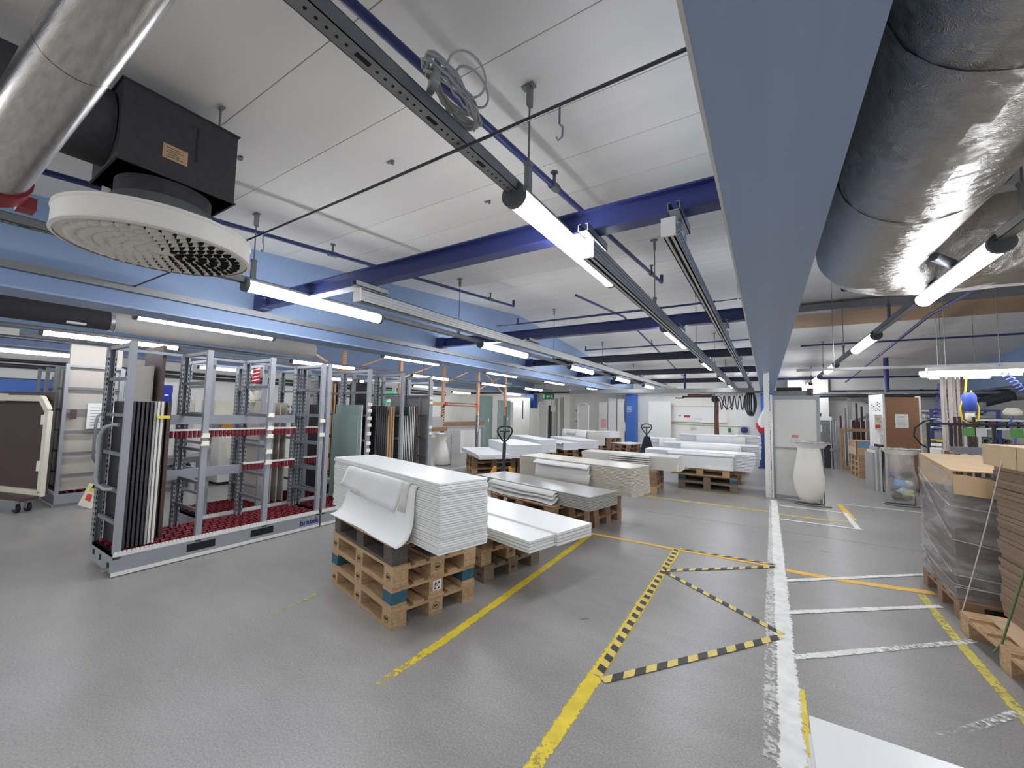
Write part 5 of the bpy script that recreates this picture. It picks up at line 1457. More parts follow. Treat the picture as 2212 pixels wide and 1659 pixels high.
# ================================================================== back wall
t = thing('exit_sign', 'green emergency exit sign with a white arrow hanging from the ceiling', 'sign', (-9.27, 17.5, 2.14))
MB().box(0, .62, 0, .05, 0, .30).build('sign_box', M['green'], t)
mb = MB()
mb.prism([(.20, -.002, .15), (.29, -.002, .07), (.29, -.002, .115), (.41, -.002, .115), (.41, -.002, .185), (.29, -.002, .185), (.29, -.002, .23)], (0, .002, 0))
mb.build('arrow', M['paper'], t)
mb = MB(); mb.lathe((.53, -.001, .235), [(.022, 0), (.022, .022)], 10); mb.prism([(.49, -.002, .13), (.52, -.002, .10), (.56, -.002, .16), (.54, -.002, .22), (.49, -.002, .2), (.47, -.002, .16), (.49, -.002, .17)], (0, .002, 0))
mb.prism([(.52, -.002, .12), (.57, -.002, .08), (.58, -.002, .04), (.55, -.002, .04), (.54, -.002, .07), (.5, -.002, .10)], (0, .002, 0)); mb.prism([(.49, -.002, .12), (.45, -.002, .06), (.47, -.002, .05), (.52, -.002, .10)], (0, .002, 0))
mb.build('running_figure', M['paper'], t)
mb = MB(); mb.box(.05, .12, -.002, 0, .05, .25); mb.build('door_symbol', M['paper'], t)
for x in (.1, .52): MB().cyl((x, .025, .3), (x, .025, ceil_z(-9, 17.5) - 2.14), .006, 5).build('hanger', M['galvd'], t)
t = thing('exit_sign', 'faded green exit sign on the far left beam', 'sign', (-10.44, 15.9, 2.68))
MB().box(0, .05, 0, .55, 0, .22).build('sign_box', M['mintpaper'], t); MB().box(.05, .052, .1, .45, .05, .17).build('symbol', M['paper'], t)
for k, (x, w, z, lb, m_) in enumerate(((-9.35, .45, 2.0, 'white framed trolley end leaning by the exit sign', 'machine'), (-7.3, .5, 1.95, 'white rounded trolley frame by the ladder rungs', 'machine'))):
    t = thing('frame_trolley', lb, 'trolley', (x, 17.3, 0))
    m2 = MB(); m2.tube([(0, 0, .02), (0, 0, z - .12), (.05, 0, z - .04), (.14, 0, z), (w - .14, 0, z), (w - .05, 0, z - .04), (w, 0, z - .12), (w, 0, .02)], .035, 8); m2.build('frame', M[m_], t)
    MB().box(.03, w - .03, -.01, .01, .1, z - .1).build('panel', M['wallgrey'], t)
for k, (x, w, z) in enumerate(((-8.95, .14, 2.1), (-8.62, .12, 2.2), (-8.46, .12, 2.2), (-8.30, .12, 2.25), (-8.14, .3, 2.3))):
    tag(link('tall_profile', ubox(M['board_g'] if k in (1, 3) else M['board_e'] if k != 0 else M['hose']), None, (x, 17.55, 0), 0, (w, .08, z)), ('dark', 'first grey', 'first pale', 'second grey', 'broad pale')[k] + ' tall profile standing under the exit sign', 'profile', 'tall profiles')
for x, z in ((-9.02, 1.85), (-8.8, 1.55)): tag(link('paper_tag', ubox(M['paper_c']), None, (x, 17.5, z), 0, (.25, .01, .3)), 'cream paper hung on the profiles, %s one' % ('upper' if z > 1.7 else 'lower'), 'paper')
t = thing('wall_ladder', 'white ladder rack with black rungs at the back wall', 'rack', (-7.95, 18.2, 0))
for x in (0, .52): MB().box(x, x + .08, 0, .08, 0, 2.35).build('stile', M['machine'], t)
for z in (.6, 1.1, 1.6): MB().box(.08, .52, .03, .06, z, z + .03).build('rung', M['black'], t)
for k, (x, w, z, lb) in enumerate(((-6.72, .42, 2.05, 'narrow white board with a pink paper leaning at the back wall'), (-6.25, .38, 2.25, 'plain white board right of the pink paper one'), (-5.82, .34, 2.2, 'white board with a hanging paper by the blue column'))):
    t = thing('leaning_board', lb, 'board', (x, 18.4, 0))
    MB().box(0, w, 0, .03, 0, z).build('board', M['board_w'], t)
    if k == 0: MB().box(.12, .38, -.004, 0, .85, 1.25).build('pink_paper', M['pink'], t)
    if k == 2: MB().box(.2, .42, -.01, -.004, .72, 1.12).build('paper', M['paper_c'], t); MB().box(w - .015, w, -.006, 0, 1.2, 2.1).build('dark_edge', M['hose'], t)
tag(link('leaning_board', ubox(M['board_w']), None, (-4.45, 18.5, 0), 0, (.95, .04, 2.1)), 'wide white board right of the middle blue column', 'board')
t = thing('whiteboard', 'framed whiteboard with a small red poster on the back wall', 'whiteboard', (-3.62, 18.70, 1.26))
MB().box(0, 2.25, .03, .06, 0, .66).build('board', M['board_w'], t)
mb = MB(); mb.box(-.03, 2.28, .0, .07, -.03, 0.015); mb.box(-.03, 2.28, 0, .07, .645, .69); mb.box(-.03, .012, 0, .07, 0, .66); mb.box(2.238, 2.28, 0, .07, 0, .66); mb.build('frame', M['paper_c'], t)
MB().box(.62, .86, .026, .03, .16, .25).build('poster', M['cloth_r'], t)
MB().box(.4, .44, .027, .03, .22, .26).box(.46, .5, .027, .03, .22, .26).box(.43, .48, .027, .03, .17, .19).build('print', M['print'], t)
mb = MB(); rr = random.Random(2)
for k in range(9): mb.bar((1.02 + .035 * k, .027, .10 + rr.uniform(0, .02)), (1.05 + .035 * k, .027, .13 - rr.uniform(0, .03)), .008, .014)
mb.build('handwriting', M['col_blue'], t)
MB().box(1.3, 1.9, -.03, .0, -.05, -.03).build('pen_tray', M['cream'], t)
t = thing('wall_box', 'small grey switch box left of the whiteboard', 'switch', (-3.95, 18.68, 1.3)); MB().box(0, .12, 0, .1, 0, .16).build('box', M['galvd'], t); MB().box(.02, .1, -.01, 0, .03, .12).build('cover', M['black'], t)
t = thing('wall_conduit', 'white cable conduit under the whiteboard', 'conduit', (-3.6, 18.74, 1.16)); MB().cyl((0, 0, 0), (3.0, 0, -.05), .02, 6).cyl((3, 0, -.05), (3.02, 0, -.5), .015, 6).build('pipe', M['white_pl'], t)
t = thing('wall_valve', 'white and blue air service unit on the back wall', 'valve unit', (-1.05, 18.6, .62))
MB().box(0, .1, 0, .1, .0, .4).build('regulator', M['white_pl'], t); MB().lathe((.3, .06, .24), [(.06, 0), (.12, .05), (.12, .18), (.05, .22)], 12).build('blue_tape_roll', M['cloth_b'], t); MB().box(.55, .7, .0, .1, .05, .2).build('socket', M['white_pl'], t); MB().lathe((.05, .05, -.1), [(.03, 0), (.03, .1)], 8).build('bowl', M['galvd'], t)
tag(link('wall_sign', ubox(M['green']), None, (-1.32, 18.74, .86), 0, (.1, .02, .16)), 'tiny green sign on the back wall left of the air unit', 'sign')
tag(link('wall_notice', ubox(M['wallgrey']), None, (-2.75, 18.75, .92), 0, (.22, .01, .1)), 'small grey notice on the wall under the whiteboard', 'notice')
t = thing('vacuum_lifter', 'vacuum lifter boom with a black wheel and brown hose by the back wall', 'lifter', (-1.55, 16.5, 2.12))
MB().box(-1.15, .05, -.03, .03, .07, .13).build('boom', M['hose'], t); MB().box(-.95, -.1, -.045, .045, .10, .2).build('red_cover', M['vac'], t)
MB().tube([(-.02, -.07, 0), (-.02, .07, 0)], .12, 18).build('wheel', M['black'], t)
MB().tube([(.0, 0, .0), (.02, 0, -.2), (.01, 0, -.7), (.015, 0, -1.3)], [.06, .075, .075, .08], 12).build('vacuum_tube', M['vac'], t)
MB().tube([(.0, 0, .1), (.1, 0, .12), (.18, 0, .05), (.25, 0, -.2), (.36, 0, -.36), (.5, 0, -.25), (.58, 0, .05)], .02, 6).build('air_hose', M['hose'], t)
MB().box(-1.4, -1.1, -.06, .06, .03, .07).build('handle', M['hose'], t)
MB().cyl((-.05, 0, .12), (-.05, 0, .3), .02, 8).box(-.08, .62, -.02, .02, .29, .33).box(.58, .64, -.02, .02, .33, .385).build('hanger', M['hose'], t)
t = thing('work_clothes', 'white jacket, red cloth and blue trousers hanging behind the white post', 'clothes', (-.03, 14.1, 0))
def garment(name, m, prof, cx, seed, wv=.02):
    r = random.Random(seed); p1, p2 = r.uniform(0, 6), r.uniform(0, 6); rows = []
    for k, (z, rx, ox) in enumerate(prof):
        rows.append([((rx + wv * math.sin(5 * a + p1 + .5 * k) + .5 * wv * math.sin(11 * a + p2)) * math.cos(a) + cx + ox, (.45 * rx + .5 * wv * math.sin(4 * a + p2)) * math.sin(a), z + .02 * math.sin(3 * a + p1) * (k > 0)) for a in [2 * PI * i / 28 for i in range(29)]])
    MB().grid(rows).build(name, m, t)
garment('white_jacket', M['cloth_w'], ((1.84, .02, .02), (1.76, .04, .02), (1.68, .09, .01), (1.5, .15, -.02), (1.32, .18, -.03), (1.18, .15, -.0)), .02, 1)
garment('red_cloth', M['cloth_r'], ((1.34, .10, -.12), (1.28, .12, -.1), (1.18, .13, -.09), (1.06, .11, -.05), (1.0, .06, -.03)), .0, 2)
garment('blue_trousers', M['cloth_b'], ((1.12, .08, .0), (1.0, .13, .0), (.8, .15, -.01), (.5, .17, -.02), (.22, .17, -.02), (.0, .17, -.02)), .02, 3)
# ================================================================== pallet jacks
def jack(x, y, a, label, body, forkm, tall=False):
    t = thing('pallet_jack', label, 'pallet jack', (x, y, 0), a)
    # local +x: the forks; the handle stands near the origin
    for s in (-1, 1):
        f = MB(); f.box(.0, 1.05, s * .2 - .065, s * .2 + .065, .055, .095); f.prism([(1.05, s * .2 - .065, .055), (1.15, s * .2 - .04, .05), (1.15, s * .2 - .04, .08), (1.05, s * .2 - .065, .095)], (0, .13 if True else 0, 0))
        f.build('fork', forkm, t)
        MB().tube([(.98, s * .2 - .05, .035), (.98, s * .2 + .05, .035)], .035, 10).build('load_wheel', M['black'], t)
        MB().tube([(-.09, s * .07 - .02, .085), (-.09, s * .07 + .02, .085)], .085, 14).build('steer_wheel', M['black'], t)
    b = MB(); b.prism([(.0, -.27, .06), (.0, .27, .06), (.0, .25, .3), (.0, .17, .43), (.0, .12, .43), (.0, .14, .28), (.0, -.14, .28), (.0, -.12, .43), (.0, -.17, .43), (.0, -.25, .3)], (.06, 0, 0)); b.build('fork_head', forkm, t)
    b = MB(); b.lathe((-.09, 0, .14), [(.07, 0), (.07, .12), (.05, .16), (.05, .3)], 12); b.build('pump', body, t)
    if tall:
        b = MB(); b.prism([(-.06, -.24, .1), (-.06, .24, .1), (-.06, .19, .45), (-.06, .08, .86), (-.06, -.08, .86), (-.06, -.19, .45)], (.12, 0, 0)); b.build('mast_cover', body, t)
    h0 = Vector((-.10, 0, .3)); h1 = Vector((-.17, 0, .92))
    MB().bar(tuple(h0), tuple(h1), .06, .045, (1, 0, 0)).build('handle_bar', body, t)
    d = (h1 - h0).normalized()
    lp = [(0, .0), (.07, .06), (.16, .12), (.22, .145), (.28, .13), (.31, .08), (.32, 0), (.31, -.08), (.28, -.13), (.22, -.145), (.16, -.12), (.07, -.06)]
    MB().tube([tuple(h1 + d * u + Vector((0, v, 0))) for u, v in lp], .016, 8, closed=True).build('handle_loop', M['black'], t)
    q = h1 + d * .22
    MB().bar(tuple(q - Vector((0, .1, 0))), tuple(q + Vector((0, .1, 0))), .05, .025).tube([tuple(h1), tuple(q)], .02, 8).build('control_lever', M['black'], t)
    return t
jack(-4.42, 6.72, math.radians(132), 'dark pallet jack with orange forks beside the thin white pile', M['hose'], M['orange'])
jack(-3.02, 12.4, math.radians(100), 'far pallet jack with a tall black mast by the blue column', M['navy_dark'], M['navy_dark'], True)

# ================================================================== post, door panel, waste bag stands
t = thing('white_post', 'slim white perforated post under the end of the big blue beam', 'post', (.017, 9.23, 0))
MB().box(-.05, .045, -.02, .04, 0, 2.416).build('post', M['wall'], t)
m2 = MB()
for k in range(40): m2.box(.012 + .02 * (k % 2), .02 + .02 * (k % 2), -.0212, -.02, .05 + .055 * k, .062 + .055 * k)
m2.build('holes', M['rack_dk'], t)
MB().box(.055, .085, -.02, .04, 0, 1.95).build('strip', M['wall'], t)
t = thing('partition_screen', 'light grey upright panel door right of the white post, with a red label', 'panel', (.105, 9.27, 0), math.radians(-11))
MB().box(.02, .70, 0, .03, .03, 1.90).build('sheet', M['panel'], t)
mb = MB(); mb.box(0, .03, -.015, .04, 0, 1.93); mb.box(.69, .73, -.015, .04, 0, 1.93); mb.box(0.03, .69, -.012, .04, 1.87, 1.93); mb.box(.03, .69, -.012, .04, .02, .07); mb.box(.03, .69, -.012, .04, .93, .965); mb.build('frame', M['rack'], t)
MB().box(.30, .40, -.003, 0, 1.155, 1.195).build('red_label', M['redsign'], t)
m2 = MB()
for k in range(3): m2.box(.315 + .028 * k, .335 + .028 * k, -.004, -.003, 1.17, 1.18)
m2.build('label_print', M['paper'], t)
t = thing('sign_box', 'flat clear box with a black cover on top of the door panel', 'box', (.16, 9.30, 1.935), math.radians(-11))
MB().box(-.04, .56, 0, .18, 0, .085).build('box', M['galvd'], t); MB().box(.02, .40, -.01, .19, .085, .155).build('black_cover', M['black'], t); MB().box(.5, .57, -.02, .2, 0, .13).build('brown_end', M['board_brown'], t)

def bag_stand(x, y, ztop, full, label, baglabel, rz=0):
    t = thing('bag_stand', label, 'bag stand', (x, y, 0), rz)
    MB().tube([(.20, .14, .02), (.20, .14, ztop - .03)], .011, 8).build('pole', M['galvd'], t)
    MB().tube([(.28, -.04, .012), (-.10, -.10, .012), (-.23, .02, .012), (-.19, .14, .012), (.20, .14, .012)], .012, 8).build('foot', M['galvd'], t)
    m2 = MB(); n = 28
    ring = [(.21 * math.cos(2 * PI * k / n), .17 * math.sin(2 * PI * k / n)) for k in range(n)]
    m2.tube([(.27 * math.cos(2 * PI * k / n), .21 * math.sin(2 * PI * k / n), ztop) for k in range(n)], .008, 6, closed=True)
    m2.build('rim', M['chrome'], t)
    mb = MB(); rows = []
    for f in range(5):
        g = f / 4
        rows.append([((.275 - .075 * g) * math.cos(2 * PI * k / n), (.215 - .05 * g) * math.sin(2 * PI * k / n), ztop + .008 - .10 * g + .004 * math.sin(k * 2.3)) for k in range(n + 1)])
    mb.grid(rows)
    mb.build('lid_collar', M['white_pl'] if full != 'clear' else M['bag_full'], t)
    # the bag, hanging from the ring
    b = MB(); rows = []; rr = random.Random(int(x * 100))
    prof = [(ztop - .05, .185), (ztop - .2, .19), (ztop - .38, .21), (.52, .235), (.34, .24), (.2, .22), (.09, .17), (.045, .09)] if full == 'clear' else [(ztop - .05, .16), (ztop - .12, .165), (ztop - .25, .185), (.62, .215), (.45, .23), (.3, .225), (.16, .19), (.07, .13), (.04, .06)] if full != 'narrow' else [(ztop - .05, .20), (ztop - .2, .12), (.5, .17), (.3, .22), (.1, .24), (.02, .2)]
    for z, r in prof:
        rows.append([((r * .95 + .010 * math.sin(7 * a + z * 9) + .006 * math.sin(15 * a - z * 20)) * math.cos(a) - .02, (r * .85 + .008 * math.sin(9 * a + z * 12)) * math.sin(a), z) for a in [2 * PI * i / 36 for i in range(37)]])
    b.grid(rows)
    o = b.build('waste_bag', M['bag'] if full == 'clear' else M['bag_full'], None, (x, y, 0), rz)
    tag(o, baglabel, 'bag')
    return t
bag_stand(.64, 8.86, 1.09, 'full', 'steel bag stand with a white lid before the door panel', 'full white plastic bag hanging before the door panel')
bag_stand(2.02, 9.86, 1.0, 'clear', 'steel bag stand left of the wrapped carton pile', 'clear plastic bag with coloured scraps, left of the wrapped cartons')
bag_stand(-7.65, 8.55, .87, 'narrow', 'bag stand behind the striped board rack', 'white plastic sack hanging in a stand behind the board rack')
rr = random.Random(9)
def crumple(c, s, m, label, seed, flat=.6):
    r = random.Random(seed); bm = bmesh.new(); bmesh.ops.create_icosphere(bm, subdivisions=2, radius=1)
    for v in bm.verts: v.co = Vector((v.co.x * s[0], v.co.y * s[1], v.co.z * s[2])) * r.uniform(.72, 1.15)
    me = bpy.data.meshes.new('scrap'); bm.to_mesh(me); bm.free(); me.materials.append(m)
    o = link('scrap', me, None, c); return tag(o, label, 'scrap', 'scraps in the clear bag')
crumple((1.98, 9.80, .40), (.10, .08, .07), M['bluepaper'], 'crumpled light blue scrap in the clear bag', 1)
crumple((2.10, 9.82, .41), (.07, .07, .05), M['paper'], 'crumpled white scrap in the clear bag', 2)
crumple((2.04, 9.76, .27), (.11, .08, .05), M['mintpaper'], 'crumpled mint scrap in the clear bag', 3)
crumple((2.0, 9.86, .16), (.15, .12, .09), M['black'], 'dark scrap at the bottom of the clear bag', 4)
crumple((1.93, 9.88, .53), (.08, .07, .06), M['cloth_b'], 'dark blue scrap near the top of the filling in the clear bag', 5)
crumple((2.10, 9.9, .55), (.09, .08, .07), M['hose'], 'grey scrap near the top of the filling in the clear bag', 6)
crumple((2.07, 9.72, .225), (.09, .05, .02), M['yellow'], 'yellow scrap in the clear bag', 7)

# ================================================================== right: cartons on pallets
make_pallet('brown', (1.23 + PL / 2, 4.55 + PW_ / 2 + .06, 0), .0, 'brown wooden pallet under the film wrapped cartons', 'pallets at the right edge', w=.85)
make_pallet('new', (1.21 + PL / 2, 3.84, 0), .065, 'pale wooden pallet under the strapped cardboard stack', 'pallets at the right edge', w=1.10)
n = 22
for k in range(n):
    z = .1445 + k * .036
    o = link('carton_sheet', ubox(M['card_grey']), None, (1.245 + rr.uniform(-.006, .006), 4.62 + rr.uniform(-.008, .008), z), 0, (1.05, .75, .0345))
    tag(o, 'flat grey brown carton in the film wrapped pile, ' + place(k, n), 'carton', 'cartons in the wrapped pile')
t = thing('carton_tray', 'sagging cardboard tray lid on the film wrapped carton pile', 'lid', (1.235, 4.60, .937))
mb = MB()
# top sheet slopes from the raised back down to the front
top = [(0, .79, .27), (0, 0, .19), (1.06, 0, .19), (1.06, .79, .27)]
mb.prism(top, (0, 0, .008))
mb.build('lid_top', M['card'], t, fix=True)
mb = MB(); mb.prism([(0, .79, .27), (0, 0, .19), (0, 0, .07), (0, .79, .02)], (.008, 0, 0)); mb.build('lid_side', M['card'], t, fix=True)
rows = []
for i in range(9):
    u = i / 8
    rows.append([(.0 + .30 * u, -.015 - .03 * math.sin(PI * u) - .02 * v, .17 - .15 * v - .05 * u * u * (1 - v) - .02 * v * u) for v in (0, .33, .66, 1)])
MB().grid(rows).build('torn_flap', M['card'], t)
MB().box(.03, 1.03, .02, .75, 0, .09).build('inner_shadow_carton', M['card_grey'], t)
# stretch film round the pile
rows = []
path = [(1.9, 4.595), (1.6, 4.592), (1.3, 4.592), (1.226, 4.60), (1.222, 4.75), (1.224, 5.0), (1.222, 5.25), (1.226, 5.385), (1.35, 5.39), (1.8, 5.39)]
for j in range(14):
    g = j / 13; row = []
    for i, (x, y) in enumerate(path):
        ztop = 1.0 if i < 2 else 1.06 if i < 4 else 1.12 + .035 * (i - 4)
        row.append((x + .004 * math.sin(i * 3 + j * 2), y - .003 * math.sin(i * 2 + j), .15 + (min(ztop, 1.21) - .15) * g))
    rows.append(row)
tag(MB().grid(rows).build('stretch_film', M['film']), 'clear creased stretch film round the carton pile', 'film')
film_o = bpy.data.objects['stretch_film']
for (a, b, c) in (((4.60, .86), (5.36, 1.08), .005), ((4.60, .60), (5.35, 1.02), .005), ((4.6, .62), (5.2, .95), .004), ((4.62, .34), (5.36, .56), .006), ((4.6, .26), (5.36, .36), .005), ((4.6, .17), (5.3, .30), .004), ((4.7, .6), (5.3, 1.0), .004)):
    MB().tube([(1.217, a[0] + (b[0] - a[0]) * k / 6, a[1] + (b[1] - a[1]) * k / 6 - .02 * math.sin(PI * k / 6)) for k in range(7)], c * .8, 5).build('film_fold', M['film'], film_o)
for (z0, z1) in ((.86, .79), (.60, .50), (.24, .24), (.26, .20), (.33, .30)):
    MB().tube([(1.22 + .6 * k / 5, 4.588, z0 + (z1 - z0) * k / 5) for k in range(6)], .0035, 5).build('film_fold', M['strap_w'], film_o)
# strapped stack in front
tag(MB().box(1.30, 2.3, 3.35, 4.34, .1445, .153).build('base_sheet', M['card']), 'tan cardboard sheet under the strapped cardboard stack', 'sheet')
n = 34
for k in range(n):
    z = .1535 + k * .0311
    o = link('carton_sheet', ubox(M['card_dk']), None, (1.465 + rr.uniform(-.010, .010), 3.25 + rr.uniform(-.008, .008), z), 0, (.95, 1.16, .0285))
    o.rotation_euler = (0, 0, .05)
    tag(o, 'flat brown cardboard sheet in the strapped stack, ' + place(k, n), 'carton', 'sheets in the strapped stack')
t = thing('carton_box', 'tan cardboard lid box on the strapped stack at the right edge', 'lid', (1.425, 3.22, 1.211), .05)
b = MB(); b.box(0, 1.0, 0, 1.23, 0, .15); b.build('box', M['card'], t)
MB().box(-.002, .0, .8, .804, .0, .15).box(-.003, 0, .4, .46, .03, .12).build('lid_crease', M['card_dk'], t)
tag(MB().tube([(1.40, 4.18, 1.366), (1.366, 4.2, 1.2), (1.33, 4.30, .85), (1.27, 4.38, .45), (1.215, 4.42, .15), (1.20, 4.42, .09)], .0045, 5).build('packing_strap', M['strap_w']), 'white packing strap from the lid down to the pallet', 'strap')
tag(MB().tube([(1.41, 3.75, 1.366), (1.40, 3.76, 1.2), (1.33, 3.80, .7), (1.22, 3.86, .15), (1.18, 3.86, .08)], .0065, 5).build('packing_strap', M['strap_g']), 'green packing strap on the cardboard stack at the right edge', 'strap')

# ================================================================== right background
t = thing('board_cabinet', 'tall brown hardboard cabinet with a sheet of paper, in the right work area', 'cabinet', (2.13, 11.6, 0), math.radians(21))
MB().box(0, .04, .0, .45, .0, 2.06).build('white_side', M['machine'], t)
MB().box(.04, .66, 0, .03, .08, 2.0).build('brown_back', M['mdf'], t)
MB().box(.66, .69, -.01, .1, 0, 2.03).build('edge_post', M['machine'], t)
MB().box(.04, .66, -.006, .0, 1.10, 1.13).box(.04, .66, -.003, 0, 1.92, 1.93).build('joint_strip', M['mdf'], t)
MB().box(.04, .66, .02, .4, 0, .07).build('plinth', M['black'], t)
mb = MB(); mb.box(.22, .46, -.004, 0, 1.35, 1.64); mb.m = 1
for k in range(8): mb.box(.24, .40 + .03 * (k % 2), -.0046, -.004, 1.38 + .03 * k, 1.384 + .03 * k)
mb.build('notice', [M['paper'], M['print']], t)
MB().box(-.13, .0, .05, .2, 1.30, 1.62).build('white_canister', M['machine'], t)
mb = MB(); mb.box(-.12, -.03, .046, .05, 1.33, 1.40); mb.build('red_mark', M['redsign'], t)
mb = MB()
for k in range(2): mb.prism([(-.11 + .04 * k, .046, 1.55), (-.095 + .04 * k, .046, 1.56), (-.05 + .04 * k, .046, 1.46), (-.065 + .04 * k, .046, 1.45)], (0, .004, 0))
mb.build('orange_bars', M['orange'], t)
m2 = MB()
for k in range(12): m2.box(-.008, 0, .08 + .06 * (k % 5), .11 + .06 * (k % 5), 1.7 + .03 * (k % 7), 1.72 + .03 * (k % 7))
m2.build('holes', M['print'], t)
MB().box(-.06, 0, .02, .1, .95, 1.2).build('paper_holder', M['white_pl'], t)
for k, (m_, z) in enumerate((('black', .98), ('edge_w', .9), ('board_mid', .93), ('machine', .85), ('board_mid', .8))):
    tag(MB().box(0, .03, 0, .5, 0, z).build('leaning_strip', M[m_], None, (2.06 - .035 * k, 11.45 + .02 * k, 0), .1), ('black', 'first white', 'first grey', 'second white', 'second grey')[k] + ' panel leaning on the brown cabinet side', 'panel', 'panels leaning on the cabinet')
s = Stack((2.325, 13.7), 6)
for k in range(4):
    make_pallet('new', (2.40, 14.1, k * PH), math.radians(4), 'pale pallet under the carton frame, %s of the four' % ('lowest', 'second', 'third', 'topmost')[k], 'pallets by the brown cabinet', l=.85, w=.8)
t = thing('pallet_collar_box', 'wood and cardboard box with blue labels on pale pallets', 'box', (1.98, 13.72, .576), math.radians(4))
MB().box(0, .84, 0, .78, .0, .2).build('carton', M['card'], t); MB().box(-.005, .85, -.005, .79, .2, .37).build('wood_collar', M['wood'], t)
MB().box(.04, .30, -.008, -.005, .22, .34).build('blue_label', M['bluepaper'], t); MB().box(.45, .55, -.003, 0, .05, .15).build('blue_label', M['bluepaper'], t)
mb = MB(); mb.prism([(.2, -.003, .05), (.36, -.003, .05), (.28, -.003, .16)], (0, .003, 0)); mb.prism([(.33, -.003, .05), (.42, -.003, .05), (.38, -.003, .11)], (0, .003, 0)); mb.build('black_print', M['black'], t)
MB().box(-.02, .0, -.02, .0, .0, .37).build('corner_strap', M['galvd'], t)
t = thing('timber_surround', 'empty pale wooden frame leaning behind the pallets', 'frame', (1.90, 15.6, 0), math.radians(30))
mb = MB(); mb.box(0, .09, 0, .04, 0, 1.22); mb.box(.86, .95, 0, .04, 0, 1.22); mb.box(.09, .86, 0, .04, 1.13, 1.22); mb.box(.09, .86, 0, .04, 0, .09); mb.build('frame', M['wood'], t)
for k in range(7):
    tag(link('standing_strip', ubox(M[('brownstrip', 'tube_grey', 'machine', 'brownstrip', 'hose', 'tube_grey', 'machine')[k]]), None, (1.95 + .13 * k, 16.2 + .05 * (k % 3), 0), 0, (.05, .05, (1.6, 1.85, 1.5, 2.0, 1.9, 1.7, 1.95)[k])),
        ('brown', 'grey', 'white', 'second brown', 'dark', 'second grey', 'second white')[k] + ' long strip standing behind the wooden frame', 'strip', 'strips behind the wooden frame')
for k in range(12):
    tag(link('standing_strip', ubox(M['brownstrip']), None, (2.35 + .115 * k, 16.9, 0), 0, (.08, .06, 1.45)), ORD[k] + ' dark brown slat from the left behind the wooden frame', 'strip', 'dark slats in a row')
t = thing('steel_rack', 'tall galvanised rack with crossed braces near the back wall', 'rack', (2.4, 18.0, 0))
for x in (0, 1.55, 3.0): MB().box(x, x + .1, 0, .1, 0, 2.45).build('post', M['galv'], t)
for x0, x1, z0, z1 in ((.1, 1.55, 2.3, 1.6), (.1, 1.55, 1.4, 2.1), (1.65, 3.0, 1.5, 2.1), (1.65, 3.0, 1.9, 1.3)): MB().bar((x0, .05, z0), (x1, .05, z1), .03, .09).build('brace', M['galvd'], t)
MB().box(0, 3.1, .02, .08, 2.35, 2.45).build('top_beam', M['galv'], t)
t = thing('label_column', 'grey post carrying a column of white clips', 'post', (2.62, 15.2, 0)); MB().box(0, .06, 0, .06, 0, 1.75).build('post', M['galvd'], t)
m2 = MB()
for k in range(12): m2.box(-.05, .11, -.03, 0, .9 + .07 * k, .94 + .07 * k)
m2.build('label_holder', M['paper'], t)
t = thing('grey_cabinet', 'grey metal box with two notices between the door panel and the frame', 'cabinet', (1.0, 15.6, 0))
MB().box(0, .75, 0, .4, .75, 1.45).build('box', M['galvd'], t); MB().box(.05, .45, -.004, 0, 1.1, 1.3).build('notice', M['paper_c'], t); MB().box(.12, .36, -.006, 0, .85, 1.05).build('notice', M['paper'], t)
for x in (.02, .68): MB().box(x, x + .05, .03, .35, 0, .75).build('leg', M['hose'], t)
MB().box(.07, .68, .1, .3, .0, .7).build('lower_bin', M['hose'], t)
for k, (x, z, m_, w, h) in enumerate(((1.05, 1.45, 'orange', .2, .12), (1.1, 1.57, 'cloth_b', .35, .10), (1.3, 1.45, 'paper', .4, .12), (1.15, 1.68, 'board_teal', .25, .06), (1.15, 1.76, 'redsign', .22, .18))):
    tag(link('folded_item', ubox(M[m_]), None, (x, 15.7, z), 0, (w, .2, h)), ('orange', 'dark blue', 'white', 'teal', 'red')[k] + ' item piled on the grey metal box', 'item', 'items on the grey box')
MB().box(.7, 1.9, 18.2, 18.6, 0, 2.9).build('trim_3', M['wall'])['kind'] = 'structure'
MB().box(2.0, 5.6, 18.4, 18.7, 2.25, 3.2).build('trim_4', M['wall'])['kind'] = 'structure'
for k in range(4):
    t = thing('hand_tool', ('first', 'second', 'third', 'fourth')[k] + ' grey clamp pole standing by the wooden frame', 'clamp', (1.62 + .07 * k, 15.2 + .1 * k, 0), 0, 'clamp poles')
    MB().cyl((0, 0, 0), (0, .02, 1.45), .02, 8).build('pole', M['chrome'], t); MB().box(-.03, .03, -.05, .05, .55, .62).build('jaw', M['rack'], t)

# hanging strips, tubes rack, coils and the black frame rack
for k, (x, w, m_) in enumerate(((2.425, .032, 'strip_wood'), (2.468, .03, 'strip_wood'), (2.525, .05, 'strip_wood'), (2.588, .032, 'strip_wood'), (2.645, .034, 'strip_wood'), (2.70, .036, 'brownstrip'))):
    tag(MB().box(0, w, 0, .03, .75, 2.345).build('tall_strip', M[m_], None, (x, 9.3 + .03 * k, 0)), ('first', 'second', 'broad third', 'fourth', 'fifth', 'dark brown last')[k] + ' tall strip standing under the tube lights, from the left', 'strip', 'tall strips under the tube lights')
t = thing('strip_trestle', 'low trestle on which the tall strips stand', 'trestle', (2.38, 9.25, 0)); MB().box(0, .42, 0, .35, .7, .75).build('trestle_top', M['hose'], t)
for x in (.02, .35): MB().box(x, x + .05, .05, .2, 0, .7).build('leg', M['hose'], t)
t = thing('tube_rack', 'blue rack full of grey tubes with open ends on the right', 'rack', (2.95, 12.0, 0))
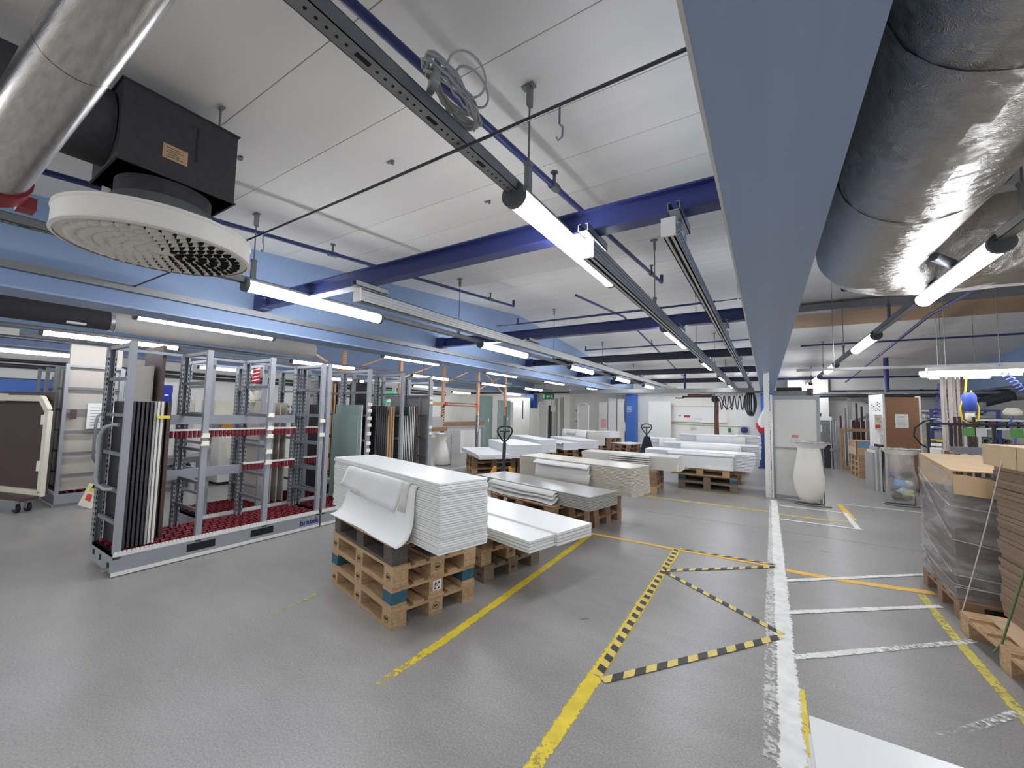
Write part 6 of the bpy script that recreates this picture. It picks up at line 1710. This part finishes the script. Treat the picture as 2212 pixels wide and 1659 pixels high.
for x in (0, .96, 1.9, 2.8):
    for y in (0, .9): MB().box(x, x + .05, y, y + .05, 0, 1.76 if x < 1.5 else 1.5).build('post', M['blue_rack'], t)
for z0, z1, m_, x1 in ((1.72, 1.76, 'blue_rack', 1.01), (1.53, 1.57, 'paper', 2.85), (1.36, 1.395, 'paper', 2.85), (1.02, 1.06, 'hose', 2.85), (.66, .70, 'hose', 2.85)):
    MB().box(0, x1, -.01, .03, z0, z1).build('shelf_beam', M[m_], t)
for z in (1.39, 1.05, .69, 1.56): MB().box(0, 2.85, .03, .92, z, z + .006).build('shelf', M['galvd'], t)
for k in range(15):
    m2 = MB(); r = .064
    m2.lathe((0, 0, 0), [(r, 0), (r, .8), (r - .009, .8), (r - .009, 0), (r, 0)], 16, caps=False)
    o = m2.build('cardboard_tube', M['tube_grey'], None, (3.42 + .14 * k, 12.02, 1.396 + r)); o.rotation_euler = (-PI / 2, 0, 0)
    if k > 9: o.location.x = 3.48 + .14 * (k - 10); o.location.z = 1.066 + r - .01
    tag(o, ORD[k if k < 10 else k - 10] + (' grey tube from the left on the blue rack shelf' if k < 10 else ' grey tube from the left on the lower shelf'), 'tube', 'open tubes on the blue rack')
    if k % 3 == 0 and k < 10:
        tag(link('tube_filling', ubox(M[('machine', 'cloth_r', 'strip_wood')[k // 3 % 3]]), None, (3.41 + .14 * k, 11.99, 1.42), .3, (.03, .06, .09)), ('white scrap in the first tube', 'red scrap sticking out of the fourth tube', 'brown scrap sticking out of the seventh tube', 'white scrap in the tenth tube')[k // 3], 'scrap')
for k in range(9):
    tag(MB().tube([(0, 0, 0), (2.6 - .15 * (k % 4), 0, 0)], .04, 8).build('roll', M[('tube_grey', 'strip_wood', 'tube_grey', 'machine')[k % 4]], None, (3.02, 12.09 + .085 * k, 1.607)), ORD[k] + ' long roll from the front on the upper shelf of the blue rack', 'roll', 'rolls on the upper shelf')
for k in range(6):
    tag(MB().box(0, .28, 0, .4, 0, .2 + .04 * (k % 3)).build('shelf_box', M[('machine', 'hose', 'paper_c', 'rack_dk', 'board_grey2', 'machine')[k]], None, (3.02 + .45 * k, 12.06, .697)), ('white', 'dark', 'cream', 'grey', 'beige', 'second white')[k] + ' box on the lowest shelf of the blue rack', 'box', 'boxes on the lowest shelf')
t = thing('strip_rack', 'black frame rack with green and white paper tags over slatted strips', 'rack', (1.83, 7.6, 0))
MB().box(0, 1.9, 0, .03, 1.465, 1.495).build('top_bar', M['hose'], t)
for x in (0, .215, .60, 1.2, 1.87): MB().box(x, x + .032, 0, .03, 0, 1.47).build('post', M['hose'], t)
MB().box(.20, 1.9, -.01, .02, 1.10, 1.19).build('mid_rail', M['rack'], t); MB().box(0, 1.9, .02, .35, .42, .45).build('shelf', M['rack_dk'], t)
for x, w, m_ in ((.335, .105, 'green_t'), (.455, .095, 'paper'), (.745, .11, 'green_t')): MB().box(x, x + w, -.012, -.006, 1.33, 1.44).build('paper_tag', M[m_], t)
for k in range(20):
    x = 1.83 + .24 + .042 * k
    tag(link('lath', ubox(M['machine'] if k % 2 == 0 else M['brownstrip']), None, (x, 7.64, .45), 0, (.028 if k % 3 else .036, .25, .63)), ORD[k // 2] + (' white' if k % 2 == 0 else ' dark brown') + ' lath from the left standing in the black frame rack', 'slat', 'white laths' if k % 2 == 0 else 'brown laths')
for k in range(7):
    tag(link('tall_lath', ubox(M['brownstrip'] if k % 3 else M['machine']), None, (2.16 + .045 * k, 8.02, 0), 0, (.028, .03, 1.58 if k in (1, 2, 5) else 1.42)), ORD[k] + ' tall narrow strip from the left behind the tags', 'slat', 'tall strips behind the tags')
for k in range(5):
    tag(link('leaning_board', ubox(M[('machine', 'mdf', 'strip_wood', 'mdf', 'board_wood')[k]]), None, (1.80 + .045 * k, 7.0, 0), 0, (.03, .4, 1.17 - .012 * k)), ('white', 'brown', 'grey brown', 'second brown', 'pale wood')[k] + ' board standing left of the black frame rack', 'board', 'boards left of the frame rack')
def coil(p, q, r, turns, label):
    p, q = Vector(p), Vector(q); d = (q - p); a = d.normalized().cross(Vector((.2, 1, .1))).normalized(); b = d.normalized().cross(a)
    n_ = turns * 10
    pts = [tuple(p + d * (i / n_) + a * r * math.cos(2 * PI * i / 10) + b * r * math.sin(2 * PI * i / 10)) for i in range(n_ + 1)]
    tag(MB().tube(pts, .009, 5).build('coil_hose', M['coil']), label, 'hose')
coil((2.70, 10.3, 2.2), (2.62, 10.3, 1.35), .05, 12, 'blue coiled air hose hanging by the tall strips')
coil((2.72, 8.30, 2.30), (3.0, 8.4, 1.95), .035, 9, 'blue coiled air hose hanging slantwise at the right')
t = thing('chain_hoist', 'blue hoist with a yellow loop hanging under the tube lights', 'hoist', (2.445, 8.30, 1.66))
MB().lathe((0, 0, 0), [(.04, 0), (.075, .03), (.075, .22), (.05, .27)], 14).build('body', M['hoist'], t)
MB().tube([(0, 0, .65), (-.03, 0, .3), (-.09, 0, .05), (-.08, 0, -.12), (0, 0, -.18), (.08, 0, -.12), (.09, 0, .05), (.02, 0, .3)], .011, 6).build('loop', M['yellow'], t)
MB().lathe((0, 0, -.14), [(.02, 0), (.055, .04), (.05, .12)], 12).build('hook_block', M['paper_c'], t)
MB().tube([(.02, .03, -.05), (.05, .03, -.16), (-.02, .03, -.2), (-.05, .03, -.1)], .01, 6).build('blue_cord', M['coil'], t)
t = thing('hose_arm', 'black bent hose reaching from the brown cabinet to the rack', 'hose', (2.9, 11.4, 1.0))
MB().tube([(.0, 0, .55), (-.2, -.05, .5), (-.34, -.05, .36), (-.36, -.05, .2), (-.25, -.05, .02), (-.05, -.05, -.08), (.1, -.05, -.12)], .016, 6).build('hose', M['black'], t)
MB().tube([(-.08, -.05, -.07), (.16, -.05, -.14)], .032, 8).build('grip', M['black'], t)
t = thing('clip_post', 'dark post with white clips left of the black frame rack', 'post', (2.12, 8.6, 0)); MB().box(0, .05, 0, .05, 0, 1.22).build('post', M['hose'], t)
m2 = MB()
for k in range(7): m2.box(-.05, .1, -.025, 0, .75 + .065 * k, .79 + .065 * k)
m2.build('label_holder', M['paper'], t)
t = thing('yellow_stand', 'thin yellow stand on the shelf right of the brown cabinet', 'stand', (2.86, 11.9, 0)); MB().box(0, .04, 0, .04, 0, 1.5).box(-.05, .25, -.05, .1, 1.08, 1.13).build('stand', M['yellow'], t)
t = thing('shelf_unit', 'white shelf edge with small boxes right of the brown cabinet', 'shelf', (2.98, 13.3, 0))
for z in (.9, 1.25, 1.5, 1.72): MB().box(0, 1.2, 0, .4, z, z + .04).build('shelf', M['machine'], t)
for x in (0, 1.15): MB().box(x, x + .05, 0, .4, 0, 1.95).build('side', M['galvd'], t)
for k in range(10): tag(link('small_box', ubox(M[('machine', 'hose', 'paper_c', 'blue_rack', 'mdf')[k % 5]]), None, (3.05 + .21 * (k % 5), 13.33, 1.29 if k < 5 else 1.54), 0, (.16, .3, .12)), ('white', 'dark', 'cream', 'blue', 'brown')[k % 5] + ' small box on the %s shelf of the white unit' % ('lower' if k < 5 else 'upper'), 'box', 'small boxes on the white shelf')
t = thing('extract_arm', 'grey jointed extraction arm under the right ceiling', 'arm', (4.9, 14.2, 2.15))
MB().tube([(0, 0, 0), (-1.0, 0, -.35)], .12, 12).build('lower_arm', M['hose'], t); MB().tube([(0, 0, 0), (1.8, 0, .35)], .14, 12).build('upper_arm', M['galvd'], t); MB().lathe((-1.0, 0, -.55), [(.2, 0), (.12, .15), (.1, .25)], 14).build('hood', M['hose'], t)
t = thing('desk_lamp', 'round cream lamp head on a blue bent arm at the right', 'lamp', (3.5, 10.2, 1.62))
MB().lathe((0, 0, 0), [(.03, .0), (.10, .02), (.11, .08), (.06, .14)], 14).build('head', M['cream'], t); MB().tube([(0, 0, 0), (-.05, 0, -.15), (.02, 0, -.3), (0, 0, -.6)], .014, 6).build('arm', M['coil'], t); MB().box(-.1, .1, -.1, .1, -.62, -.6).build('foot', M['coil'], t)
tag(link('work_table', ubox(M['rack_dk']), None, (3.1, 10.0, .0), 0, (1.8, .6, 1.0)), 'dark work table under the blue armed lamp at the right', 'table')
